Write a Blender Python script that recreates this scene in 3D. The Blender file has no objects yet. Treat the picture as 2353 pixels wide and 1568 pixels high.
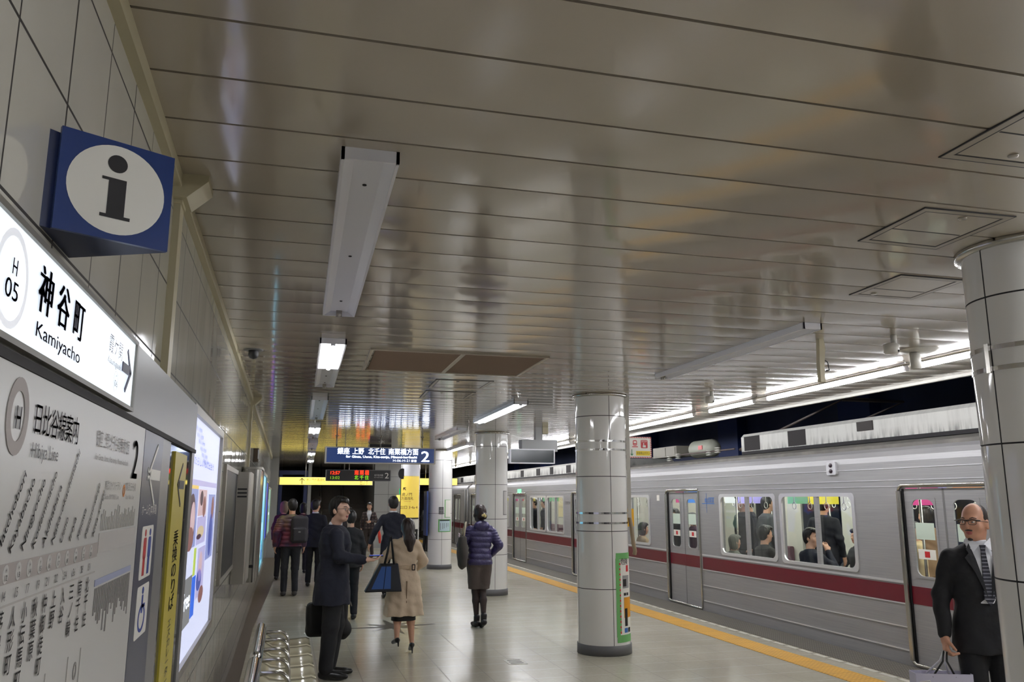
import bpy, math, random
import numpy as np
from mathutils import Vector, Matrix
R = math.radians
PI = math.pi
sc = bpy.context.scene
col = sc.collection
random.seed(7)

# ------------------------------------------------------------------ camera, world, exposure
cam_data = bpy.data.cameras.new('camera')
cam_data.sensor_width = 36
cam_data.lens = 36 * 1880 / 2353
cam = bpy.data.objects.new('camera', cam_data)
cam.location = (0, 0, 1.72)
cam.rotation_euler = (R(100.9), 0, R(-15.2))
cam_data.clip_start = 0.05
cam_data.clip_end = 200
col.objects.link(cam)
sc.camera = cam

world = bpy.data.worlds.new('world')
sc.world = world
world.use_nodes = True
world.node_tree.nodes['Background'].inputs[0].default_value = (0.55, 0.55, 0.6, 1)
world.node_tree.nodes['Background'].inputs[1].default_value = 0.05
sc.view_settings.view_transform = 'Standard'
sc.view_settings.look = 'None'
sc.view_settings.exposure = 0.0
sc.view_settings.gamma = 1.0
sc.view_settings.use_curve_mapping = False
TUBE = 73.0      # strength of the fluorescent tubes
CARL = 14.0       # strength of the lamps inside the train
SIGN = 1.0       # strength of the backlit signs

# ------------------------------------------------------------------ materials
def lin(c):
    return tuple(((v / 255) / 12.92 if v / 255 < 0.04045 else (((v / 255) + 0.055) / 1.055) ** 2.4) for v in c) + (1,)

MATS = {}
def M(name, c=(200, 200, 200), rough=0.5, metal=0.0, em=None, es=0.0, spec=0.5, coat=0.0, bump=None, alpha=None):
    if name in MATS:
        return MATS[name]
    m = bpy.data.materials.new(name)
    m.use_nodes = True
    nt = m.node_tree
    b = nt.nodes['Principled BSDF']
    b.inputs['Base Color'].default_value = lin(c)
    b.inputs['Roughness'].default_value = rough
    b.inputs['Metallic'].default_value = metal
    b.inputs['Specular IOR Level'].default_value = spec
    b.inputs['Coat Weight'].default_value = coat
    b.inputs['Coat Roughness'].default_value = 0.05
    if em is not None:
        b.inputs['Emission Color'].default_value = lin(em)
        b.inputs['Emission Strength'].default_value = es
    if bump:
        sca, stren = bump[:2]
        n = nt.nodes.new('ShaderNodeTexNoise')
        n.inputs['Scale'].default_value = sca
        n.inputs['Detail'].default_value = 3
        g = nt.nodes.new('ShaderNodeNewGeometry')
        nt.links.new(g.outputs['Position'], n.inputs['Vector'])
        bp = nt.nodes.new('ShaderNodeBump')
        bp.inputs['Strength'].default_value = stren
        bp.inputs['Distance'].default_value = 0.01 if len(bump) < 3 else bump[2]
        nt.links.new(n.outputs['Fac'], bp.inputs['Height'])
        nt.links.new(bp.outputs['Normal'], b.inputs['Normal'])
    MATS[name] = m
    return m

class NT:
    """small helper round a node tree"""
    def __init__(s, m):
        s.nt = m.node_tree
        s.b = s.nt.nodes['Principled BSDF']
        g = s.nt.nodes.new('ShaderNodeNewGeometry')
        sp = s.nt.nodes.new('ShaderNodeSeparateXYZ')
        s.nt.links.new(g.outputs['Position'], sp.inputs[0])
        s.pos = g.outputs['Position']
        s.x, s.y, s.z = sp.outputs
    def math(s, op, a, b=None, c=None):
        n = s.nt.nodes.new('ShaderNodeMath')
        n.operation = op
        for i, v in enumerate((a, b, c)):
            if v is None:
                continue
            if isinstance(v, (int, float)):
                n.inputs[i].default_value = v
            else:
                s.nt.links.new(v, n.inputs[i])
        return n.outputs[0]
    def joint(s, a, pitch, off, w):
        d = s.math('PINGPONG', s.math('SUBTRACT', a, off), pitch / 2)
        return s.math('LESS_THAN', d, w / 2)
    def mix(s, f, a, b):
        n = s.nt.nodes.new('ShaderNodeMix')
        n.data_type = 'RGBA'
        s.nt.links.new(f, n.inputs[0]) if not isinstance(f, float) else setattr(n.inputs[0], 'default_value', f)
        for i, v in ((6, a), (7, b)):
            if isinstance(v, tuple):
                n.inputs[i].default_value = v
            else:
                s.nt.links.new(v, n.inputs[i])
        return n.outputs[2]
    def noise(s, scale, detail=3, vec=None, rough=0.5):
        n = s.nt.nodes.new('ShaderNodeTexNoise')
        n.inputs['Scale'].default_value = scale
        n.inputs['Detail'].default_value = detail
        n.inputs['Roughness'].default_value = rough
        s.nt.links.new(vec if vec is not None else s.pos, n.inputs['Vector'])
        return n.outputs['Fac']
    def scaled(s, v):
        n = s.nt.nodes.new('ShaderNodeVectorMath')
        n.operation = 'MULTIPLY'
        s.nt.links.new(s.pos, n.inputs[0])
        n.inputs[1].default_value = v
        return n.outputs[0]
    def ramp(s, f, a, b):
        n = s.nt.nodes.new('ShaderNodeMapRange')
        s.nt.links.new(f, n.inputs[0])
        n.inputs[1].default_value = a
        n.inputs[2].default_value = b
        return n.outputs[0]
    def bump(s, h, strength, dist=0.01):
        n = s.nt.nodes.new('ShaderNodeBump')
        n.inputs['Strength'].default_value = strength
        n.inputs['Distance'].default_value = dist
        s.nt.links.new(h, n.inputs['Height'])
        s.nt.links.new(n.outputs[0], s.b.inputs['Normal'])
    def color(s, o):
        s.nt.links.new(o, s.b.inputs['Base Color'])
    def rough(s, o):
        s.nt.links.new(o, s.b.inputs['Roughness'])

# wall tiles
m = M('wall_tile', (206, 203, 192), 0.07, spec=0.6)
n = NT(m)
j = n.math('MAXIMUM', n.joint(n.y, 0.6345, 0.4655, 0.010), n.joint(n.z, 0.2955, 2.511, 0.007))
j2 = n.joint(n.y, 0.6345, 0.1483, 0.007)
j = n.math('MAXIMUM', j, j2)
dirt = n.ramp(n.noise(1.3, 4), 0.3, 0.75)
base = n.mix(dirt, lin((206, 204, 194)), lin((192, 189, 178)))
n.color(n.mix(j, base, lin((50, 47, 44))))
ty = n.math('FLOOR', n.math('DIVIDE', n.math('SUBTRACT', n.y, 0.1483), 0.31725))
tz = n.math('FLOOR', n.math('DIVIDE', n.math('SUBTRACT', n.z, 2.511), 0.2955))
wob = n.math('MULTIPLY', n.noise(2.2, 1), 1.0)
hgt = n.math('ADD', n.math('MULTIPLY', wob, 1.0), n.math('MULTIPLY', j, -0.25))
n.bump(hgt, 0.35, 0.012)
n.rough(n.math('ADD', n.math('MULTIPLY', j, 0.6), 0.07))

# floor tiles
m = M('floor_tile', (196, 190, 175), 0.25, spec=0.45)
n = NT(m)
j = n.math('MAXIMUM', n.joint(n.x, 0.405, 0.80, 0.009), n.math('MULTIPLY', n.joint(n.y, 0.40, 8.88, 0.010), 0.6))
wear = n.ramp(n.noise(0.7, 5), 0.3, 0.7)
fine = n.ramp(n.noise(30, 3), 0.3, 0.7)
base = n.mix(wear, lin((178, 173, 157)), lin((198, 193, 178)))
base = n.mix(n.math('MULTIPLY', fine, 0.25), base, lin((160, 155, 140)))
n.color(n.mix(n.math('MULTIPLY', j, 0.8), base, lin((95, 90, 80))))
n.rough(n.math('ADD', n.math('MULTIPLY', n.noise(4, 3), 0.12), n.math('ADD', 0.15, n.math('MULTIPLY', j, 0.4))))
n.bump(n.math('SUBTRACT', n.math('MULTIPLY', n.noise(1.7, 2), 0.3), n.math('MULTIPLY', j, 0.5)), 0.12, 0.01)

# ceiling panels, enamelled metal
m = M('ceiling_panel', (172, 163, 150), 0.11, spec=0.9, coat=0.3)
n = NT(m)
sm = n.ramp(n.noise(0.45, 4), 0.35, 0.7)
base = n.mix(sm, lin((190, 181, 167)), lin((170, 160, 145)))
n.color(base)
n.rough(n.math('ADD', n.math('MULTIPLY', n.noise(1.1, 2), 0.08), 0.07))
n.bump(n.noise(0.9, 1, n.scaled((1, 1, 1))), 0.25, 0.03)
M('ceiling_gap', (30, 26, 22), 0.9)

# train side, brushed stainless
m = M('train_steel', (186, 186, 190), 0.5, metal=0.35)
n = NT(m)
st = n.noise(3.0, 4, n.scaled((1, 0.6, 60)))
n.color(n.mix(n.ramp(st, 0.3, 0.7), lin((148, 148, 150)), lin((164, 163, 164))))
n.rough(n.math('ADD', n.math('MULTIPLY', st, 0.10), 0.46))
m = M('train_red', (98, 10, 30), 0.38, spec=0.5)
m = M('train_roof', (104, 102, 98), 0.8)
n = NT(m)
n.color(n.mix(n.ramp(n.noise(5, 5), 0.3, 0.7), lin((92, 90, 86)), lin((116, 112, 106))))
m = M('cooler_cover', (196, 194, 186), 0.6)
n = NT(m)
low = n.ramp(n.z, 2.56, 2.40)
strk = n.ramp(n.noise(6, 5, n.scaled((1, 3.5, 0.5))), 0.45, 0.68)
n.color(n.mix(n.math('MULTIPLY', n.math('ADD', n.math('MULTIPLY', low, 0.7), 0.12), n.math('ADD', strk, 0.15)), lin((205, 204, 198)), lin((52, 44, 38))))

# tactile strip
m = M('tactile_yellow', (214, 160, 52), 0.6)
n = NT(m)
dx = n.math('PINGPONG', n.x, 0.027)
dy = n.math('PINGPONG', n.y, 0.027)
dd = n.math('SQRT', n.math('ADD', n.math('POWER', dx, 2.0), n.math('POWER', dy, 2.0)))
dot = n.math('LESS_THAN', dd, 0.013)
seam = n.joint(n.y, 0.3, 0.0, 0.005)
n.color(n.mix(seam, n.mix(dot, n.mix(n.ramp(n.noise(3, 4), 0.3, 0.7), lin((206, 152, 48)), lin((190, 144, 62))), lin((222, 172, 66))), lin((120, 95, 50))))
n.bump(dot, 0.6, 0.005)
m = M('edge_grating', (120, 116, 106), 0.6)
n = NT(m)
ln_ = n.joint(n.x, 0.030, 0.0, 0.014)
sq = n.joint(n.y, 0.045, 0.0, 0.012)
n.color(n.mix(n.math('MAXIMUM', ln_, sq), lin((132, 128, 118)), lin((66, 62, 56))))
n.bump(ln_, 0.5, 0.004)
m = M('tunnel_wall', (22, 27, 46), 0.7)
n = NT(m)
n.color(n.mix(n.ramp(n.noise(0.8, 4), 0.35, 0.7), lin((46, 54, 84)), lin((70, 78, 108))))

# glossy column tile, and plain ones
M('column_tile', (232, 231, 228), 0.07, spec=0.6, bump=(2.2, 0.10))
M('joint_dark', (46, 44, 46), 0.7)
M('kick_grey', (98, 98, 100), 0.5)
M('steel', (190, 188, 182), 0.22, metal=1.0)
M('steel_dull', (172, 168, 160), 0.38, metal=0.9)
M('chrome', (215, 214, 214), 0.14, metal=1.0)
M('white_paint', (206, 204, 196), 0.4)
M('beige_paint', (196, 188, 158), 0.45)
M('lamp_white', (236, 236, 243), 0.3)
M('tube_on', (255, 255, 255), 0.5, em=(250, 251, 255), es=TUBE)
M('edge_tube_on', (255, 255, 255), 0.5, em=(250, 251, 255), es=TUBE * 0.72)
M('reflector_on', (240, 242, 246), 0.4)
M('black', (14, 14, 16), 0.5)
M('dark_grey', (46, 46, 48), 0.5)
M('mid_grey', (110, 110, 110), 0.5)
M('panel_grey', (142, 142, 142), 0.35, metal=0.3)
M('board_frame', (128, 126, 120), 0.4, metal=0.4)
M('sign_navy', (40, 62, 112), 0.25, em=(46, 70, 128), es=0.35 * SIGN)
M('sign_text_lit', (250, 250, 255), 0.4, em=(226, 238, 255), es=1.7 * SIGN)
M('sign_text_dark', (34, 34, 74), 0.4)
M('text_black', (30, 28, 30), 0.5)
M('text_grey', (144, 140, 138), 0.5)
M('map_ink', (88, 85, 86), 0.5)
M('info_blue', (24, 52, 112), 0.3, spec=0.6)
M('info_blue_side', (18, 34, 74), 0.45)
M('white_print', (238, 236, 228), 0.4)
M('lightbox_white', (250, 252, 255), 0.2, em=(232, 244, 255), es=0.85 * SIGN)
M('map_white', (206, 205, 202), 0.3)
M('band_grey', (168, 160, 156), 0.5)
M('panel_slate', (70, 74, 94), 0.3)
M('yellow_print', (200, 184, 62), 0.4)
M('yellow_lit', (250, 226, 110), 0.3, em=(250, 226, 110), es=0.85 * SIGN)
M('yellow_lit_soft', (236, 206, 92), 0.3, em=(236, 206, 92), es=0.42 * SIGN)
M('red_print', (196, 40, 44), 0.4)
M('green_tape', (110, 176, 104), 0.5)
M('led_red', (255, 60, 20), 0.5, em=(255, 70, 34), es=1.3)
M('led_green', (150, 200, 30), 0.5, em=(140, 200, 40), es=0.8)
M('exit_green', (30, 150, 90), 0.5, em=(30, 160, 100), es=0.8)
M('floor_dark', (74, 70, 62), 0.3)
M('gutter', (84, 70, 56), 0.5)
M('blind_dark', (20, 22, 28), 0.35, spec=0.15)
M('stair_brown', (98, 88, 78), 0.6)
M('escalator_blue', (40, 52, 96), 0.4)
M('pier_grey', (166, 166, 164), 0.15, spec=0.6)
M('pane', (200, 210, 215), 0.02)
def glass(name, tint=(0.93, 0.96, 0.96, 1)):
    m = bpy.data.materials.new(name)
    m.use_nodes = True
    nt = m.node_tree
    nt.nodes.clear()
    o = nt.nodes.new('ShaderNodeOutputMaterial')
    t = nt.nodes.new('ShaderNodeBsdfTransparent')
    t.inputs[0].default_value = tint
    g = nt.nodes.new('ShaderNodeBsdfGlossy')
    g.inputs['Roughness'].default_value = 0.03
    f = nt.nodes.new('ShaderNodeFresnel')
    ge = nt.nodes.new('ShaderNodeNewGeometry')
    mr = nt.nodes.new('ShaderNodeMapRange')
    mr.inputs[3].default_value = 1.45
    mr.inputs[4].default_value = 1 / 1.45
    nt.links.new(ge.outputs['Backfacing'], mr.inputs[0])
    nt.links.new(mr.outputs[0], f.inputs[0])
    mx = nt.nodes.new('ShaderNodeMixShader')
    nt.links.new(f.outputs[0], mx.inputs[0])
    nt.links.new(t.outputs[0], mx.inputs[1])
    nt.links.new(g.outputs[0], mx.inputs[2])
    nt.links.new(mx.outputs[0], o.inputs[0])
    MATS[name] = m
glass('clear_glass')
def em_mat(name, c, s=0.7):
    return M(name, c, 0.35, em=c, es=s)

# ------------------------------------------------------------------ mesh helpers
def rrect(x0, x1, y0, y1, r, n=5):
    """rounded rectangle as a list of 2D points, counter-clockwise"""
    r = max(min(r, (x1 - x0) / 2 - 1e-4, (y1 - y0) / 2 - 1e-4), 1e-4)
    out = []
    for cx, cy, a in ((x1 - r, y1 - r, 0), (x0 + r, y1 - r, 90), (x0 + r, y0 + r, 180), (x1 - r, y0 + r, 270)):
        for i in range(n + 1):
            t = R(a + 90 * i / n)
            out.append((cx + r * math.cos(t), cy + r * math.sin(t)))
    return out

def ax3(axis, a, p, q):
    return {'x': (a, p, q), 'y': (p, a, q), 'z': (p, q, a)}[axis]

class MB:
    def __init__(s):
        s.v, s.f, s.m, s.sm, s.k = [], [], [], [], 0
        s.runs, s.last = [], None
    def mat(s, k):
        s.k = k
        return s
    def add(s, vs, fs, smooth=False):
        b = len(s.v)
        s.v += [tuple(p) for p in vs]
        for f in fs:
            s.f.append([b + i for i in f])
            s.m.append(s.k)
            s.sm.append(smooth)
        return s
    def box(s, x0, x1, y0, y1, z0, z1):
        v = [(x, y, z) for z in (z0, z1) for y in (y0, y1) for x in (x0, x1)]
        return s.add(v, [(0, 2, 3, 1), (4, 5, 7, 6), (0, 1, 5, 4), (2, 6, 7, 3), (0, 4, 6, 2), (1, 3, 7, 5)])
    def obox(s, c, u, v, w, hu, hv, hw):
        c, u, v, w = Vector(c), Vector(u).normalized(), Vector(v).normalized(), Vector(w).normalized()
        vs = [c + u * (hu * a) + v * (hv * b) + w * (hw * d) for d in (-1, 1) for b in (-1, 1) for a in (-1, 1)]
        return s.add(vs, [(0, 2, 3, 1), (4, 5, 7, 6), (0, 1, 5, 4), (2, 6, 7, 3), (0, 4, 6, 2), (1, 3, 7, 5)])
    def prism(s, poly, axis, a0, a1, smooth=False):
        n = len(poly)
        v = [ax3(axis, a0, p, q) for p, q in poly] + [ax3(axis, a1, p, q) for p, q in poly]
        s.add(v, [tuple(range(n - 1, -1, -1)), tuple(range(n, 2 * n))])
        b = len(s.v) - 2 * n
        for i in range(n):
            j = (i + 1) % n
            s.f.append([b + i, b + j, b + n + j, b + n + i])
            s.m.append(s.k)
            s.sm.append(smooth)
        return s
    def ring(s, outer, inner, axis, a0, a1):
        n = len(outer)
        v = [ax3(axis, a, p, q) for a in (a0, a1) for poly in (outer, inner) for p, q in poly]
        f = []
        for i in range(n):
            j = (i + 1) % n
            f += [(i, n + i, n + j, j), (2 * n + i, 2 * n + j, 3 * n + j, 3 * n + i),
                  (i, j, 2 * n + j, 2 * n + i), (n + i, 3 * n + i, 3 * n + j, n + j)]
        return s.add(v, f)
    def tube(s, pts, r, n=10, cap=True, radii=None):
        pts = [Vector(p) for p in pts]
        m_ = len(pts)
        t0 = (pts[1] - pts[0]).normalized()
        up = Vector((0, 0, 1)) if abs(t0.z) < 0.9 else Vector((1, 0, 0))
        nrm = (up - t0 * up.dot(t0)).normalized()
        vs = []
        for i, p in enumerate(pts):
            if i == 0:
                t = t0
            elif i == m_ - 1:
                t = (pts[i] - pts[i - 1]).normalized()
            else:
                t = ((pts[i + 1] - pts[i]).normalized() + (pts[i] - pts[i - 1]).normalized()).normalized()
            nrm = (nrm - t * nrm.dot(t)).normalized()
            bi = t.cross(nrm)
            rr = radii[i] if radii else r
            for k in range(n):
                a = 2 * PI * k / n
                vs.append(p + (nrm * math.cos(a) + bi * math.sin(a)) * rr)
        fs = [(i * n + k, i * n + (k + 1) % n, (i + 1) * n + (k + 1) % n, (i + 1) * n + k) for i in range(m_ - 1) for k in range(n)]
        s.add(vs, fs, True)
        if cap:
            b = len(s.v) - len(vs)
            s.f += [[b + k for k in range(n - 1, -1, -1)], [b + (m_ - 1) * n + k for k in range(n)]]
            s.m += [s.k] * 2
            s.sm += [False] * 2
        return s
    def ell(s, c, r, n=14, m_=9):
        vs, fs = [], []
        for i in range(m_ + 1):
            th = PI * i / m_
            for k in range(n):
                a = 2 * PI * k / n
                vs.append((c[0] + r[0] * math.sin(th) * math.cos(a), c[1] + r[1] * math.sin(th) * math.sin(a), c[2] + r[2] * math.cos(th)))
        for i in range(m_):
            for k in range(n):
                fs.append((i * n + k, (i + 1) * n + k, (i + 1) * n + (k + 1) % n, i * n + (k + 1) % n))
        return s.add(vs, fs, True)
    def lathe(s, prof, cx, cy, n=48, mats=None, smooth=True):
        if mats:
            for i in range(len(prof) - 1):
                s.k = mats[i]
                s.lathe(prof[i:i + 2], cx, cy, n)
            return s
        vs = [(cx + r * math.cos(2 * PI * k / n), cy + r * math.sin(2 * PI * k / n), z) for r, z in prof for k in range(n)]
        b = len(s.v)
        s.v += vs
        for i in range(len(prof) - 1):
            for k in range(n):
                s.f.append([b + i * n + k, b + i * n + (k + 1) % n, b + (i + 1) * n + (k + 1) % n, b + (i + 1) * n + k])
                s.m.append(mats[i] if mats else s.k)
                s.sm.append(smooth)
        return s
    def arcplate(s, cx, cy, r, a0, a1, z0, z1, t=0.003, n=10):
        """curved sheet on a round column"""
        vs = []
        for rr in (r, r + t):
            for z in (z0, z1):
                for i in range(n + 1):
                    a = R(a0 + (a1 - a0) * i / n)
                    vs.append((cx + rr * math.cos(a), cy + rr * math.sin(a), z))
        q = n + 1
        fs = []
        for i in range(n):
            fs += [(2 * q + i, 2 * q + i + 1, 3 * q + i + 1, 3 * q + i), (i, q + i, q + i + 1, i + 1),
                   (q + i, 3 * q + i, 3 * q + i + 1, q + i + 1), (i, i + 1, 2 * q + i + 1, 2 * q + i)]
        fs += [(0, 2 * q, 3 * q, q), (n, q + n, 3 * q + n, 2 * q + n)]
        return s.add(vs, fs, False)
    def text(s, body, o, u, v, size, width=None, align='L', squeeze=None):
        """flat lettering; size = cap height in metres, u reading direction, v up"""
        vs, fs, w = text_mesh(body)
        k = size / 0.72
        kx = k if width is None else width / max(w, 1e-6)
        if width is not None and squeeze is None:
            pass
        if not (body == s.last or (s.last and len(body) == 1 and len(s.last) == 1)):
            s.runs.append([])
        s.last = body
        s.runs[-1].append((len(s.f), len(s.f) + len(fs)))
        o, u, v = Vector(o), Vector(u), Vector(v)
        sh = {'L': 0, 'C': -w / 2, 'R': -w}[align]
        return s.add([o + u * ((p[0] + sh) * kx) + v * (p[1] * k) for p in vs], fs)
    def poly(s, pts):
        return s.add(pts, [tuple(range(len(pts)))])
    def build(s, name, mats, parent=None, **kw):
        if 'lettering' in name and parent is not None and not kw.get('sub'):
            used = set()
            parts = [[i for a, b in r for i in range(a, b)] for r in s.runs]
            for r in parts: used |= set(r)
            rest = [i for i in range(len(s.f)) if i not in used]
            for nm, r in [('mark', rest)] + [(name, r) for r in parts]:
                if r:
                    q = MB()
                    ids = sorted({i for f in r for i in s.f[f]})
                    mp = {v: k for k, v in enumerate(ids)}
                    q.v = [s.v[i] for i in ids]
                    q.f = [[mp[i] for i in s.f[f]] for f in r]
                    q.m = [s.m[f] for f in r]
                    q.sm = [s.sm[f] for f in r]
                    o = q.build(nm, mats, parent, sub=True, **kw)
            return o
        me = bpy.data.meshes.new(name)
        off = Vector((0, 0, 0))
        q = parent
        while q is not None:
            off += q.location
            q = q.parent
        loc = Vector((0, 0, 0))
        if parent is None and not kw.get('keep'):
            a = np.array(s.v)
            lo, hi = a.min(0), a.max(0)
            loc = Vector(((lo[0] + hi[0]) / 2, (lo[1] + hi[1]) / 2, lo[2]))
            off = loc
        if kw.get('local'):
            off = Vector((0, 0, 0))
        me.from_pydata([tuple(Vector(p) - off) for p in s.v], [], s.f)
        for m_ in (mats if isinstance(mats, (list, tuple)) else [mats]):
            me.materials.append(MATS[m_] if isinstance(m_, str) else m_)
        me.polygons.foreach_set('material_index', s.m)
        me.polygons.foreach_set('use_smooth', s.sm)
        me.update()
        o = bpy.data.objects.new(name, me)
        o.location = loc
        col.objects.link(o)
        if parent is not None:
            o.parent = parent
        if kw.get('label'):
            tag(o, kw['label'], kw.get('cat'), kw.get('group'), kw.get('kind'))
        elif kw.get('kind'):
            o['kind'] = kw['kind']
        return o

_tc = {}
def text_mesh(body):
    if body in _tc:
        return _tc[body]
    c = bpy.data.curves.new('t', 'FONT')
    c.body = body
    c.size = 1
    c.resolution_u = 3
    o = bpy.data.objects.new('t', c)
    col.objects.link(o)
    dg = bpy.context.evaluated_depsgraph_get()
    me = bpy.data.meshes.new_from_object(o.evaluated_get(dg))
    vs = [tuple(v.co) for v in me.vertices]
    fs = [tuple(p.vertices) for p in me.polygons]
    w = max([p[0] for p in vs] or [0])
    bpy.data.objects.remove(o)
    bpy.data.curves.remove(c)
    bpy.data.meshes.remove(me)
    _tc[body] = (vs, fs, w)
    return _tc[body]

def tag(o, label=None, cat=None, group=None, kind=None):
    if label: o['label'] = label
    if cat: o['category'] = cat
    if group: o['group'] = group
    if kind: o['kind'] = kind
    return o

def E(name, loc, label, cat, group=None):
    o = bpy.data.objects.new(name, None)
    o.empty_display_size = 0.2
    o.location = loc
    col.objects.link(o)
    return tag(o, label, cat, group)

def copy_tree(o, parent=None):
    c = o.copy()
    col.objects.link(c)
    if parent is not None:
        c.parent = parent
        c.matrix_parent_inverse = o.matrix_parent_inverse.copy()
    for ch in [q for q in bpy.data.objects if q.parent == o]:
        copy_tree(ch, c)
    return c

U, V = Vector((1, 0, 0)), Vector((0, 0, 1))
YP = Vector((0, 1, 0))
CE = 2.94            # ceiling height
H0 = 1.72
# ------------------------------------------------------------------ the setting
XT = 6.40
mb = MB().mat(0).box(-0.47, XT - 0.02, -5, 46, -0.25, 0)
mb.build('floor', ['floor_tile'], kind='structure')
mb = MB()
mb.box(5.90, XT - 0.021, -5, 46, 0.0, 0.004)
mb.build('trim_1', ['edge_grating'], kind='structure')
mb = MB()
for y0, y1, xa, xb in ((-5, 46, 5.285, 5.61),):
    mb.box(xa, xb, y0, y1, 0.0, 0.005)
mb.build('trim_2', ['tactile_yellow'], kind='structure')
mb = MB()
y = -2.0
while y < 40:
    mb.box(5.80, 5.86, y, y + 0.22, 0.0, 0.004)
    y += 0.27
mb.build('trim_3', [M('edge_white', (206, 203, 192), 0.5)], kind='structure')
# gutter strip along the wall, wider near the camera
mb = MB()
mb.add([(-0.47, -5, 0.003), (-0.34, -5, 0.003), (-0.34, 12, 0.003), (-0.12, 20.2, 0.003), (-0.08, 26, 0.003), (-0.47, 26, 0.003)], [(0, 1, 2, 3, 4, 5)])
mb.build('baseboard_left', ['gutter'], kind='structure')
mb = MB().box(-0.72, -0.47, -5, 46, -0.25, 3.0)
mb.build('wall_left', ['wall_tile'], kind='structure')
mb = MB().box(-0.47, -0.44, -5, 34, 2.885, CE)
for k in range(0, 20):
    pass
mb.build('trim_4', ['beige_paint'], kind='structure')
mb = MB().box(-0.47, -0.24, 25.9, 26.5, 0, CE)
mb.build('trim_5', ['pier_grey'], kind='structure')
mb = MB()
P0, PP = 2.055 - 0.316 * 22, 0.316
k = 0
while True:
    y0 = P0 + k * PP
    if y0 > 45.5:
        break
    x0 = -0.44 if y0 < 33.4 else 3.05
    a, b = y0 + 0.006, y0 + PP - 0.006
    vs = []
    N = 6
    for x in (x0, 6.45):
        vs.append((x, a, CE + 0.014))
        for i in range(N + 1):
            t = i / N
            vs.append((x, a + (b - a) * t, CE - 0.0018 * 4 * t * (1 - t)))
        vs.append((x, b, CE + 0.014))
    q = N + 3
    w = lambda i: [vs[i], vs[i + 1], vs[q + i + 1], vs[q + i]]
    mb.add(w(0), [(0, 1, 2, 3)]).add(w(q - 2), [(0, 1, 2, 3)])
    mb.add(vs, [(i, i + 1, q + i + 1, q + i) for i in range(1, N + 1)], True)
    k += 1
mb.mat(1).box(-0.6, 6.46, -5.2, 33.6, CE + 0.014, CE + 0.2)
mb.box(2.9, 6.46, 33.6, 46, CE + 0.014, CE + 0.2)
mb.build('ceiling', ['ceiling_panel', 'ceiling_gap'], kind='structure')
mb = MB().box(6.43, 6.47, -5, 46, CE - 0.03, CE + 0.06)
mb.mat(1).box(6.47, 6.60, -5, 46, CE - 0.005, CE + 0.5)
mb.build('trim_6', ['white_paint', 'dark_grey'], kind='structure')
# tunnel behind the train
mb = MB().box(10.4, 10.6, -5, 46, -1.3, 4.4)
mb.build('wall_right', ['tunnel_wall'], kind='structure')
mb = MB().box(6.6, 10.6, -5, 46, 4.4, 4.6)
mb.box(6.46, 6.6, -5, 46, CE + 0.4, 4.6)
mb.build('trim_7', ['tunnel_wall'], kind='structure')
mb = MB().box(6.38, 10.6, -5, 46, -1.35, -1.25)
mb.build('trim_8', ['dark_grey'], kind='structure')
mb = MB()
for y in (-2, 3.3, 7.9, 12.6, 17.2, 22, 27, 32, 37):
    mb.box(10.15, 10.4, y, y + 0.9, -1.3, 4.4)
mb.build('trim_9', [M('tunnel_blue', (46, 62, 116), 0.6)], kind='structure')
mb = MB().box(-0.5, 10.6, 46, 46.2, -1.3, 4.6)
mb.build('wall_back', [M('far_wall', (150, 150, 146), 0.4)], kind='structure')
# stair hall at the far end
mb = MB().box(-0.5, 3.05, 39.5, 39.7, 0, 5.5)
mb.box(-0.5, 3.05, 33.8, 39.5, 5.4, 5.5)
mb.box(-0.5, 3.05, 33.6, 33.8, CE, 5.5)
mb.build('wall_stair_back', ['stair_brown'], kind='structure')
mb = MB().box(3.05, 4.0, 30.0, 46, 0, CE + 2.5)
mb.mat(1)
for z in (0.62, 1.24, 1.86, 2.48):
    mb.box(3.045, 4.005, 29.997, 30.2, z, z + 0.008)
mb.box(3.55, 3.556, 29.997, 30.1, 0, CE)
mb.build('wall_stair_side', ['pier_grey', 'joint_dark'], kind='structure')

s = E('staircase', (1.95, 31, 0), 'broad brown staircase rising at the far end of the platform', 'stairs')
mb = MB()
for i in range(24):
    mb.box(0.85, 3.04, 31 + 0.3 * i, 31 + 0.3 * (i + 1), 0, 0.165 * (i + 1))
mb.build('steps', ['stair_brown'], s)
for x in (1.32, 2.15):
    mb = MB().tube([(x, 31, 0.0), (x, 31, 0.95), (x, 36.5, 4.0)], 0.022, 8)
    for i in range(1, 5):
        mb.tube([(x, 31 + i * 1.1, 0.165 * (i * 3.67)), (x, 31 + i * 1.1, 0.95 + i * 0.61)], 0.016, 8)
    mb.build('handrail', ['steel'], s)
s = E('escalator', (0.2, 30.6, 0), 'dark escalator with blue edged entrance left of the staircase', 'escalator')
for x in (-0.28, 0.62):
    mb = MB().prism([(30.6, 0), (30.6, 0.95), (31.4, 1.0), (38.6, 5.2), (38.6, 4.2), (31.4, 0)], 'x', x, x + 0.1)
    mb.build('balustrade', ['dark_grey'], s)
mb = MB()
for i in range(20):
    mb.box(-0.18, 0.62, 31 + 0.34 * i, 31.34 + 0.34 * i, 0, 0.2 * (i + 1))
mb.build('escalator_step', [M('escalator_black', (24, 24, 26), 0.6)], s)
mb = MB()
for x in (-0.2, 0.66):
    mb.box(x - 0.06, x + 0.06, 30.4, 30.6, 0, 2.55)
mb.box(-0.26, 0.72, 30.4, 30.6, 2.55, 2.7)
mb.build('entrance_frame', ['escalator_blue'], s)
mb = MB().box(0.74, 0.86, 30.4, 30.6, 0, CE)
mb.build('trim_10', ['pier_grey'], kind='structure')

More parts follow.
